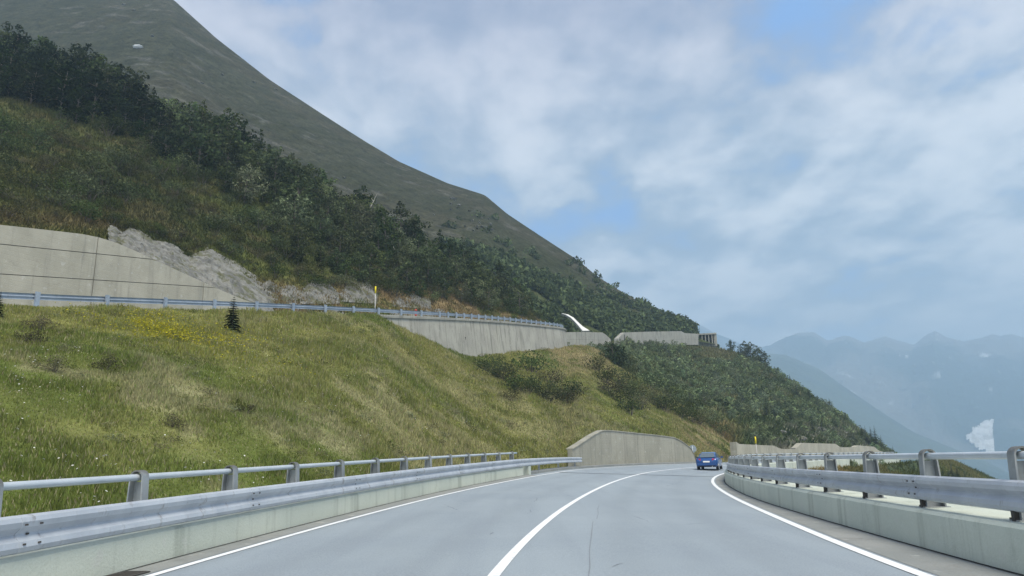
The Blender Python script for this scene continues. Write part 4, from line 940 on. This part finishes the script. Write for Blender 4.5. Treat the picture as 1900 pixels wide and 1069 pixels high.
# shrubs on the meadow
for px, py, sc, kind, lab in [(905, 690, 1.3, 'S', None), (918, 700, 1.2, 'S', None), (945, 712, 1.4, 'B', None), (975, 730, 1.4, 'S', None), (1015, 745, 1.3, 'S', None), (1055, 748, 1.3, 'B', None), (1180, 745, 1.3, 'S', None), (1225, 758, 1.2, 'S', None), (1125, 712, 1.4, 'S', None), (1150, 715, 1.4, 'S', None), (1175, 725, 1.3, 'S', None), (1195, 740, 1.3, 'O', None), (1270, 765, 1.2, 'S', None), (1300, 790, 1.1, 'O', None), (1340, 808, 1.0, 'S', None), (930, 705, 1.3, 'S', None), (960, 725, 1.6, 'S', None), (985, 690, 1.9, 'S', 'dark round shrub right of centre on the meadow below the curved wall'), (1000, 735, 1.6, 'S', None), (1040, 742, 1.5, 'S', None), (1020, 715, 1.4, 'B', None), (1065, 735, 1.2, 'B', None), (950, 745, 1.0, 'B', None), (1105, 718, 1.3, 'B', None), (1130, 735, 1.5, 'B', None), (1150, 750, 1.5, 'S', None), (1172, 770, 1.6, 'S', None), (1165, 740, 1.6, 'S', None), (1190, 765, 1.4, 'B', None), (1215, 745, 1.2, 'O', None), (1235, 765, 1.3, 'S', None), (1260, 775, 1.2, 'S', None), (1285, 785, 1.4, 'S', None), (1305, 780, 1.2, 'O', None), (1325, 795, 1.2, 'S', None), (1110, 690, 1.6, 'O', None), (1240, 735, 1.4, 'S', None), (1205, 722, 1.5, 'S', None)]:
    p = onto(SA, px, py); q = {'S': SHRUB, 'B': BROWN, 'O': OLIVE}[kind]
    nm = {'S': 'dark green', 'B': 'grey brown', 'O': 'yellowish green'}[kind]
    plant('meadow_shrub', random.choice(q), SN, p, sc * p[1] / 85 * (1.05 if px < 1080 else 1.0), lab or '%s low shrub on the meadow %s' % (nm, ('below the curved wall' if px < 1080 else 'above the roadside wall') + (', upper part' if py < 738 else ', lower part')), 'shrub', None if lab else '%s shrubs on the meadow' % nm)
for px, py, sc in ((60, 640, .45), (100, 690, .4), (200, 690, .4), (75, 615, .5), (460, 770, .3), (320, 790, .3)):
    p = onto(SA, px, py); plant('meadow_shrub', random.choice(BROWN), SN, p, sc, 'low weedy clump in the near grass left of the yellow flowers' if px < 250 else 'low weedy clump in the near grass below the yellow flowers', 'shrub', 'weedy clumps in the near grass')
t = thing('big_bush', 'big dark bush in front of the gap between the two distant walls', 'shrub', tuple(at(1140, 684, 119.5)))
for k, (ox, oz, sc_) in enumerate(((0, 0, .95), (-1.6, -.3, .75), (1.5, -.5, .8), (.3, 1.0, .7))):
    link('crown', DARKB, t, (ox, .3 * k, oz - .6), (0, 0, k * 1.9)).scale = (sc_, sc_, sc_)
link('trunk', TREES[2][0], t, (0, .2, -.4))
p = at(1166, 696, 121); plant('big_bush', LIGHT[0], TN, p - np.array([0, 0, .3]), .75, 'yellowish bush at the foot of the longer distant wall', 'shrub', None)
# wooded spur: individuals
m2, n2, _ = SB.P.shape; c2 = SB.breaks[2]; placed = []; cnt = 0; tries = 0
COLB = [(-999, 'below the short distant wall'), (1160, "below the longer distant wall's left half"), (1235, "below the longer distant wall's right half"), (1300, 'below the gallery'), (1350, 'above the bend'), (1410, 'above the lower snow pole'), (1450, "above the stepped wall's left step"), (1500, "above the stepped wall's middle"), (1560, "above the stepped wall's right end")]
def zoneB(px, py):
    t_ = (py - np.interp(px, [1150, 1300, 1345, 1450, 1550, 1640], [655, 650, 655, 705, 775, 835])) / max(20, np.interp(px, [1150, 1250, 1350, 1640], [700, 760, 815, 850]) - np.interp(px, [1150, 1300, 1345, 1450, 1550, 1640], [655, 650, 655, 705, 775, 835]))
    return '%s on the spur %s' % ('at the skyline' if t_ < .08 else 'high' if t_ < .35 else 'halfway up' if t_ < .65 else 'low', [c for x, c in COLB if px >= x][-1])
while cnt < 290 and tries < 30000:
    tries += 1; i = random.randint(3, c2); j = random.randint(2, n2 - 3); p = SB.P[i, j].copy(); px, py = SB.px[i, j], SB.py[i, j]
    if px < 1150 and py < 660: continue
    if np.exp(-((px - 1318) / 50) ** 2) > .4 and py < 676: continue
    if py > 775 and px > 1385 and random.random() < .75: continue
    if px < 1390 and py > 790: continue
    edge = i > c2 - 5
    if any((p[0] - q[0]) ** 2 + (p[1] - q[1]) ** 2 + (p[2] - q[2]) ** 2 < (1.7 if edge else 2.4) ** 2 for q in placed): continue
    placed.append(p); cnt += 1; rr = random.random()
    if rr < .12 and px > 1400: plant('spur_conifer', random.choice(CONIF), TN, p, random.uniform(.45, .75), 'dark conifer %s' % zoneB(px, py), 'tree', 'conifers on the wooded spur')
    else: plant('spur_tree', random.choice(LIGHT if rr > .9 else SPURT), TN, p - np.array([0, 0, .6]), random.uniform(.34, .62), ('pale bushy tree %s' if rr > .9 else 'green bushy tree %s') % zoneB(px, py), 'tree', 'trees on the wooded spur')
for px, py, sc in ((1620, 828, .9), (1628, 832, 1.0), (1635, 838, .8), (1608, 822, .8), (1358, 650, .7), (1382, 660, .9), (1395, 664, 1.0), (1408, 672, 1.0), (1420, 678, .9)):
    p = onto(SB, px, py + 4); plant('ridge_tree', random.choice(CONIF if px > 1500 else TREES), TN, p, sc, 'tree on the spur skyline %s' % ('at its lowest right tip' if px > 1500 else 'beside the gallery' if px < 1360 else 'right of the gallery'), 'tree', 'trees on the spur skyline')
# valley side trees beyond the right barrier
for q in range(60):
    con = q < 34
    px = random.uniform(1690, 1805) if con else random.uniform(1575, 1700)
    top_ = np.interp(px, [1570, 1690, 1700, 1800], [858, 858, 860, 892])
    hp = random.uniform(14, 34) if con else random.uniform(10, 20)
    p = SD.pick(px, top_ + 8 + random.random() * 8)[0]
    sc_ = hp * p[1] / 1400 / 6
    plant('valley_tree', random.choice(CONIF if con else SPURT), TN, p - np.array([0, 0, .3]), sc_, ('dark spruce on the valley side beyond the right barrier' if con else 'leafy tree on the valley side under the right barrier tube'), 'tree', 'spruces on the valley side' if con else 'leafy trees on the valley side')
# bleached dead trunks
def dead(p, h, lean, label):
    t = thing('dead_tree', label, 'tree', tuple(p)); mb = MB(); e = Vector((lean * h, 0, h)); mb.tube([(0, 0, 0), tuple(e * .5 + Vector((.1, 0, 0))), tuple(e)], [.11, .08, .03], 6); mb.build('trunk', MAT['deadwood'], t)
    for f, a in ((.5, .6), (.7, -.5), (.85, .4)):
        mb = MB(); b0 = e * f; mb.tube([tuple(b0), tuple(b0 + Vector((a, -.2, .7)))], [.04, .012], 5); mb.build('branch', MAT['deadwood'], t)
dead(onto(SE, 688, 400) + np.array([0, -1.5, 1.0]), 3.2, .5, 'bleached bare trunk leaning among the forest trees above the snow pole')
dead(onto(SE, 735, 475) + np.array([0, -1.5, .5]), 2.2, -.4, 'short bleached trunk low in the forest above the curved wall')
# ---------------------------------------------------------------- ground cover (uncountable)
def blades(name, P, col, hgt, wid, mat, label, lean=.35, nrm=None):
    n = len(P); a = rng.random(n) * 6.283; w = wid * (.6 + .8 * rng.random(n)); h = hgt * (.5 + .9 * rng.random(n))
    dx_ = np.cos(a) * w; dy_ = np.sin(a) * w; l = lean * h * 1.25; b = rng.random(n) * 6.283
    V = np.stack([P + np.stack([-dx_, -dy_, -.03 + 0 * a], 1), P + np.stack([dx_, dy_, -.03 + 0 * a], 1), P + np.stack([np.cos(b) * l, np.sin(b) * l, h], 1)], 1).reshape(-1, 3)
    c = np.repeat(col * (.72 + .62 * rng.random(n))[:, None], 3, 0)
    return tag(link(name, mesh(name, V, np.arange(3 * n).reshape(-1, 3), mat, False, c)), label, None, None, 'stuff')
def wA(c, px, py): return (px > -60) * (px < 1390) * (py > 540) / np.maximum(c[:, :, 1], 8) ** 1.25 * (.35 + fbm(c[..., 0] / 2.3, c[..., 1] / 2.3, 77, 3))
P, c_, N_, _, _ = SA.sample(520000, wA)
Yk = P[:, 1]; hh = np.clip(-.08 + .42 * fbm(P[:, 0] / 1.6, P[:, 1] / 1.6, 55, 4), .06, .34) * np.clip(Yk / 30, .7, 1.5)
straw = rng.random(len(P)); cc = np.where((straw < .12)[:, None], np.array([.34, .31, .19]), c_ * 1.38)
cc = np.where((straw > .93)[:, None], np.array([.17, .24, .06]), cc)
blades('meadow_grass', P, cc, hh, .010 + .00055 * Yk, MAT['grass'], 'long mixed green and straw coloured grass on the meadow slope')
def wE(c, px, py): return (px > -40) * (px < 1010) / np.maximum(c[:, :, 1], 8) * (py > -20)
P, c_, N_, _, _ = SE.sample(190000, wE)
blades('hillside_grass', P, c_ * 1.1, .34, .075, MAT['grass'], 'rough olive and brown grass between the hillside shrubs', .5)
def wD(c, px, py): return (px > 1350) * (px < 1900) * (py > 840) * (py < 960) * (c[:, :, 1] > 20) / np.maximum(c[:, :, 1], 8)
P, c_, N_, _, _ = SD.sample(50000, wD)
blades('valley_grass', P, c_ * 1.1, .4, .06, MAT['grass'], 'rough grass on the valley side beyond the right barrier', .5)
P, c_, N_, _, _ = SB.sample(60000, lambda c, px, py: (px > 1100) * 1.0 + 0 * py)
blades('spur_undergrowth', P, c_ * np.array([.95, 1.0, .9]), .9, .22, MAT['grass'], 'low undergrowth between the trees of the wooded spur', .6)
# bushes that run together low on the big mountain
LB = [leaf_cloud([(0, 0, .5, .9), (.7, .2, .3, .7), (-.6, .4, .35, .75), (.1, -.5, .8, .55)], 26, .30, (.054, .080, .035), (.105, .135, .060), .75, 300 + k) for k in range(4)]
def wM(c, px, py):
    line = np.interp(px, [500, 860, 900, 1000, 1100, 1200, 1300], [560, 450, 468, 512, 556, 580, 604])
    n = fbm(c[..., 0] / 22, (c[..., 1] + c[..., 2]) / 22, 88, 4)
    d = sst(py, line - 22, line + 26) * sst(n, .41, .55) + .035 * (py > 400) * (px > 780) * sst(n, .42, .55)
    return d * (px > 820) * (px < 1286) * (py < 650) * 1.0
P, c_, N_, _, _ = SM.sample(2100, wM)
V, Fc, C = [], [], []; b = 0
for k, p in enumerate(P):
    v, f, c = LB[k % 4]; s_ = random.uniform(1.0, 2.5); a = random.uniform(0, 6.28); ca_, sa_ = math.cos(a), math.sin(a)
    v2 = np.stack([v[:, 0] * ca_ - v[:, 1] * sa_, v[:, 0] * sa_ + v[:, 1] * ca_, v[:, 2] * random.uniform(.9, 1.4)], 1) * s_ + p
    V.append(v2); Fc.append(f + b); C.append(c * random.uniform(.7, 1.35)); b += len(v)
tag(link('mountain_scrub', mesh('mountain_scrub', np.concatenate(V), np.concatenate(Fc), MAT['grass'], False, np.concatenate(C))), 'dense dark bushes covering the lower mountainside above the distant walls', None, None, 'stuff')
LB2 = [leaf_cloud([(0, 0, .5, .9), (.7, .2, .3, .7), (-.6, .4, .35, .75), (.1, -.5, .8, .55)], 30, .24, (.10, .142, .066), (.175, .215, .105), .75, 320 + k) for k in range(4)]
def wS(c, px, py): return (px > 1120) * (py < 850) * sst(fbm(c[..., 0] / 9, (c[..., 1] + c[..., 2]) / 9, 83, 3), .36, .5) * (1 - .8 * sst(py, 770, 800) * (px > 1385)) * (1 - .9 * np.exp(-((px - 1320) / 55) ** 2) * (py < 672)) * (1 - .95 * (px < 1385) * (py > 785))
P, c_, N_, _, _ = SB.sample(1300, wS); V, Fc, C = [], [], []; b = 0
for k, p in enumerate(P):
    v, f, c = LB2[k % 4]; s_ = random.uniform(.6, 1.5); a = random.uniform(0, 6.28); ca_, sa_ = math.cos(a), math.sin(a)
    V.append(np.stack([v[:, 0] * ca_ - v[:, 1] * sa_, v[:, 0] * sa_ + v[:, 1] * ca_, v[:, 2] * random.uniform(.8, 1.3)], 1) * s_ + p); Fc.append(f + b); C.append(c * random.uniform(.65, 1.3)); b += len(v)
tag(link('spur_thicket', mesh('spur_thicket', np.concatenate(V), np.concatenate(Fc), MAT['grass'], False, np.concatenate(C))), 'low thicket filling the wooded spur between its trees', None, None, 'stuff')
# broad leaved weeds between the grass
LW_ = [leaf_cloud([(0, 0, .15, .3), (.3, .1, .12, .25), (-.25, .2, .1, .25)], 420, .034, ca_, cb_, .6, 340 + k) for k, (ca_, cb_) in enumerate((((.11, .14, .04), (.19, .21, .07)), ((.15, .15, .08), (.23, .22, .13)), ((.17, .20, .05), (.25, .27, .08)), ((.13, .15, .08), (.22, .24, .14))))]
def wK(c, px, py): return (px > -40) * (px < 1380) / np.maximum(c[:, :, 1], 8) ** .8 * sst(fbm(c[..., 0] / 3.5, c[..., 1] / 3.5, 85, 4), .42, .62)
P, c_, N_, _, _ = SA.sample(1000, wK); V, Fc, C = [], [], []; b = 0
for k, p in enumerate(P):
    v, f, c = LW_[int(rng.random() ** 1.4 * 3.99)]; s_ = random.uniform(.35, .9) * (.6 + p[1] / 80); a = random.uniform(0, 6.28); ca_, sa_ = math.cos(a), math.sin(a)
    V.append(np.stack([v[:, 0] * ca_ - v[:, 1] * sa_, v[:, 0] * sa_ + v[:, 1] * ca_, v[:, 2] * random.uniform(.6, 1.5)], 1) * s_ + p); Fc.append(f + b); C.append(c * random.uniform(.7, 1.25)); b += len(v)
tag(link('meadow_weeds', mesh('meadow_weeds', np.concatenate(V), np.concatenate(Fc), MAT['grass'], False, np.concatenate(C))), 'leafy weeds and herbs mixed into the meadow grass', None, None, 'stuff')
# flowers
def petals(name, P, c, s, hz, label):
    n = len(P); a = rng.random(n) * 6.28; s = s * (.6 + .8 * rng.random(n)); z = hz * (.6 + .7 * rng.random(n)); t = np.stack([np.cos(a), np.sin(a), .3 * rng.normal(size=n)], 1) * s[:, None]; u = np.stack([-np.sin(a), np.cos(a), .5 + 0 * a], 1) * s[:, None]
    q = P + np.stack([0 * z, 0 * z, z], 1); V = np.stack([q - t, q - u, q + t, q + u], 1).reshape(-1, 3); cc = np.repeat(np.array(c)[None] * (.75 + .4 * rng.random(n))[:, None], 4, 0)
    tag(link(name, mesh(name, V, np.arange(4 * n).reshape(-1, 4), MAT['grass'], False, cc)), label, None, None, 'stuff')
def wY(c, px, py): return np.exp(-(((px - 320) / 115) ** 2 + ((py - 626 - (px - 320) * .19) / 20) ** 2)) * sst(fbm(c[..., 0] / 1.5, c[..., 1] / 1.5, 12, 3), .4, .6) + .03 * np.exp(-(((px - 530) / 60) ** 2 + ((py - 690) / 20) ** 2))
P, *_ = SA.sample(4500, wY); petals('yellow_flowers', P, (.50, .45, .04), .036, .4, 'patch of yellow flowers in the meadow below the upper road')
def wW(c, px, py): return (px > -20) * (px < 900) * (py > 640) * sst(fbm(c[..., 0] / 2.5, c[..., 1] / 2.5, 14, 3), .52, .66) / c[:, :, 1]
P, *_ = SA.sample(700, wW); petals('white_flowers', P, (.7, .7, .66), .021, .33, 'scattered small white flowers in the near meadow grass')
# ---------------------------------------------------------------- small things
def pole(name, label, base, h, lean=0):
    t = thing(name, label, 'snow pole', tuple(base)); MB().tube([(0, 0, -.4), (0, 0, h * .72)], .045, 8).build('shaft', plain('pole_grey', (.45, .45, .43)), t, True)
    MB().tube([(0, 0, h * .72), (0, 0, h * .93)], .07, 8).build('yellow_band', plain('pole_yellow', (.75, .62, .03)), t, True)
    MB().tube([(0, 0, h * .93), (0, 0, h)], [.055, .03], 8).build('tip', plain('pole_dark', (.06, .06, .06)), t, True)
i = int(np.argmin(abs(project(U3)[0][:115] - 702))); pole('snow_pole', 'tall snow pole with yellow top behind the upper guard rail', up(i, .35, 0), 3.1)
i = st(67); q = rp(np.array(i), oRW[i] + .6, 0); pp = at(1405, 850, 70); pole('snow_pole', 'dark snow pole with yellow band standing behind the right barrier', (pp[0], pp[1], .2), 3.0)
i = int(np.argmin(abs(project(U3)[0][:115] - 777))); hy = thing('fire_hydrant', 'small red hydrant behind the upper guard rail on the curved wall', 'hydrant', tuple(up(i, .6, 0)))
rd = plain('hydrant_red', (.42, .06, .04), .5); MB().tube([(0, 0, 0), (0, 0, .75)], .11, 10).build('barrel', rd, hy, True); MB().tube([(0, 0, .75), (0, 0, .95), (0, 0, 1.02)], [.15, .13, .04], 10).build('cap', rd, hy, True)
MB().tube([(-.22, 0, .55), (.22, 0, .55)], .06, 8).build('outlet', rd, hy, True)
sp_ = at(1285, 833, 80.5); sg = thing('road_sign', 'grey back of a small road sign behind the roadside wall end', 'sign', (sp_[0], sp_[1], .6), R(-15))
zc = sp_[2] - .6; V = [(.42 * math.cos(R(22.5 + 45 * k)), y, zc + .42 * math.sin(R(22.5 + 45 * k))) for y in (0, .03) for k in range(8)]
link('plate', mesh('plate', V, [tuple(range(8)), tuple(range(15, 7, -1))] + [(k, (k + 1) % 8, 8 + (k + 1) % 8, 8 + k) for k in range(8)], plain('sign_back_grey', (.36, .42, .48), .5, .4)), sg)
MB().tube([(0, -.05, -.3), (0, -.05, zc + .3)], .035, 8).build('pole', MAT['tube'], sg, True)
MB().box((0, -.03, zc + .12), (.5, .03, .04)).box((0, -.03, zc - .15), (.5, .03, .04)).build('bracket', MAT['tube'], sg)
# ---------------------------------------------------------------- the blue car
def car():
    i = st(59.6); base = at(1325, 868.5, 59.8); o_ = (base[0] - CL[i][0]) * NR[i][0] + (base[1] - CL[i][1]) * NR[i][1]
    q = rp(np.array(i), o_, .012); hd = math.atan2(-TG[i][0], TG[i][1])
    t = thing('blue_car', 'blue saloon car seen from behind driving into the bend', 'car', tuple(q), hd + R(6)); t.scale = (.92, .92, .92)
    m, g, p = material('blue_car_paint', .3, .5); p.inputs['Base Color'].default_value = (.010, .07, .25, 1); p.inputs['Coat Weight'].default_value = .6
    gl, g2, p2 = material('car_glass', .08, .6); p2.inputs['Base Color'].default_value = (.10, .14, .17, 1)
    blk = plain('car_black', (.02, .02, .02), .7); red, g3, p3 = material('tail_lamp_red', .25, .5); p3.inputs['Base Color'].default_value = (.5, .02, .03, 1)
    wht = plain('plate_white', (.8, .8, .78)); sil = plain('wheel_alloy', (.5, .5, .52), .4, .6)
    # body sections: y, half width at sill / belt, z floor, z belt
    S = [(-2.22, .60, .66, .42, .72), (-2.14, .78, .82, .28, .90), (-1.9, .84, .87, .24, .98), (-1.2, .86, .88, .22, .96), (0, .86, .88, .20, .93), (1.1, .86, .87, .22, .90), (1.8, .84, .84, .24, .80), (2.15, .76, .76, .28, .68), (2.25, .6, .6, .36, .58)]
    rows = []
    for y, w0, w1, z0, z1 in S:
        zm = z0 + (z1 - z0) * .45
        half = [(w0 * .82, z0), (w0, z0 + .08), (max(w0, w1), zm), (w1, z0 + (z1 - z0) * .82), (w1 * .95, z1 - .02), (w1 * .80, z1)]
        rows.append([(x, y, z) for x, z in half] + [(-x, y, z) for x, z in half[::-1]])
    V, Fc = sweep(rows); b = link('body', mesh('body', V, Fc, m, True), t)
    R_ = [(-1.62, .74, .95, .70, .97), (-1.0, .76, .94, .56, 1.36), (-.55, .76, .93, .56, 1.42), (.1, .76, .92, .56, 1.42), (.45, .76, .92, .55, 1.36), (1.15, .74, .88, .66, .90)]
    rows = []
    for y, w0, z0, w1, z1 in R_:
        half = [(w0, z0), (w0 + (w1 - w0) * .9, z0 + (z1 - z0) * .85), (w1 * .9, z1)]
        rows.append([(x, y, z) for x, z in half] + [(-x, y, z) for x, z in half[::-1]])
    V, Fc = sweep(rows); link('cabin', mesh('cabin', V, Fc, m, False), t)
    def quad(nm, P, mt, par=t, off=(0, 0, 0)):
        P = np.array(P) + np.array(off); n = np.cross(P[1] - P[0], P[2] - P[0]); n /= np.linalg.norm(n); V = np.concatenate([P, P - n * .03]); k = len(P)
        return link(nm, mesh(nm, V, [tuple(range(k)), tuple(range(2 * k - 1, k - 1, -1))] + [(a, a + k, (a + 1) % k + k, (a + 1) % k) for a in range(k)], mt), par)
    quad('rear_window', [(-.62, -1.585, 1.01), (.62, -1.585, 1.01), (.50, -1.07, 1.345), (-.50, -1.07, 1.345)], gl)
    quad('windscreen', [(.62, 1.1, .95), (-.62, 1.1, .95), (-.5, .52, 1.34), (.5, .52, 1.34)], gl)
    for s in (1, -1):
        P = [(s * .755, -1.25, 1.0), (s * .755, .85, .97), (s * .60, .38, 1.30), (s * .605, -.85, 1.31)]
        quad('side_window', P if s > 0 else P[::-1], gl, t, (s * .025, 0, 0))
        P = [(s * .46, -2.20, .70), (s * .80, -2.12, .72), (s * .81, -2.10, .88), (s * .46, -2.17, .90)]
        quad('tail_lamp', P if s > 0 else P[::-1], red, t, (0, -.02, 0))
        P = [(s * .87, -2.0, .74), (s * .87, -2.14, .74)]
        for y in (-1.32, 1.35):
            w = link('wheel', MB().tube([(-.1, 0, 0), (-.1, 0, 0), (.1, 0, 0)], [.3, .31, .31], 18).me('wheel', blk), t, (s * .76, y, .31))
            link('rim', MB().tube([(0, 0, 0), (.02, 0, 0)], [.2, .19], 14).me('rim', sil), w, (s * .095, 0, 0) if s > 0 else (-.115, 0, 0))
        MB().box((0, 0, 0), (.2, .1, .13)).build('mirror', m, t, loc=(s * .95, .62, 1.0))
    quad('number_plate', [(-.26, -2.235, .60), (.26, -2.235, .60), (.26, -2.215, .715), (-.26, -2.215, .715)], wht, t, (0, -.03, 0))
    MB().box((0, -2.2, .46), (1.5, .14, .20)).build('bumper', m, t); MB().box((0, -2.16, .315), (1.35, .16, .08)).build('valance', blk, t)
    MB().box((0, -1.9, .985), (1.5, .3, .02)).build('boot_lid', m, t)
    MB().tube([(.45, -2.3, .28), (.45, -2.0, .28)], .035, 8).build('exhaust', sil, t)
car()
# ---------------------------------------------------------------- air
hb = MB(); x0, x1, y0, y1, z0, z1 = -1100, 4800, -320, 5700, -391.0, 840
hb.box(((x0 + x1) / 2, (y0 + y1) / 2, (z0 + z1) / 2), (x1 - x0, y1 - y0, z1 - z0))
hm = bpy.data.materials.new('air'); hm.use_nodes = True; hn = hm.node_tree; hn.nodes.clear()
pv = hn.nodes.new('ShaderNodeVolumePrincipled'); pv.inputs['Color'].default_value = (.56, .78, 1.0, 1); pv.inputs['Density'].default_value = .00041; pv.inputs['Anisotropy'].default_value = 0.2
hn.links.new(pv.outputs[0], hn.nodes.new('ShaderNodeOutputMaterial').inputs['Volume'])
ho = hb.build('haze', hm); ho['kind'] = 'stuff'; ho['label'] = 'thin blue mountain haze filling the valley air'
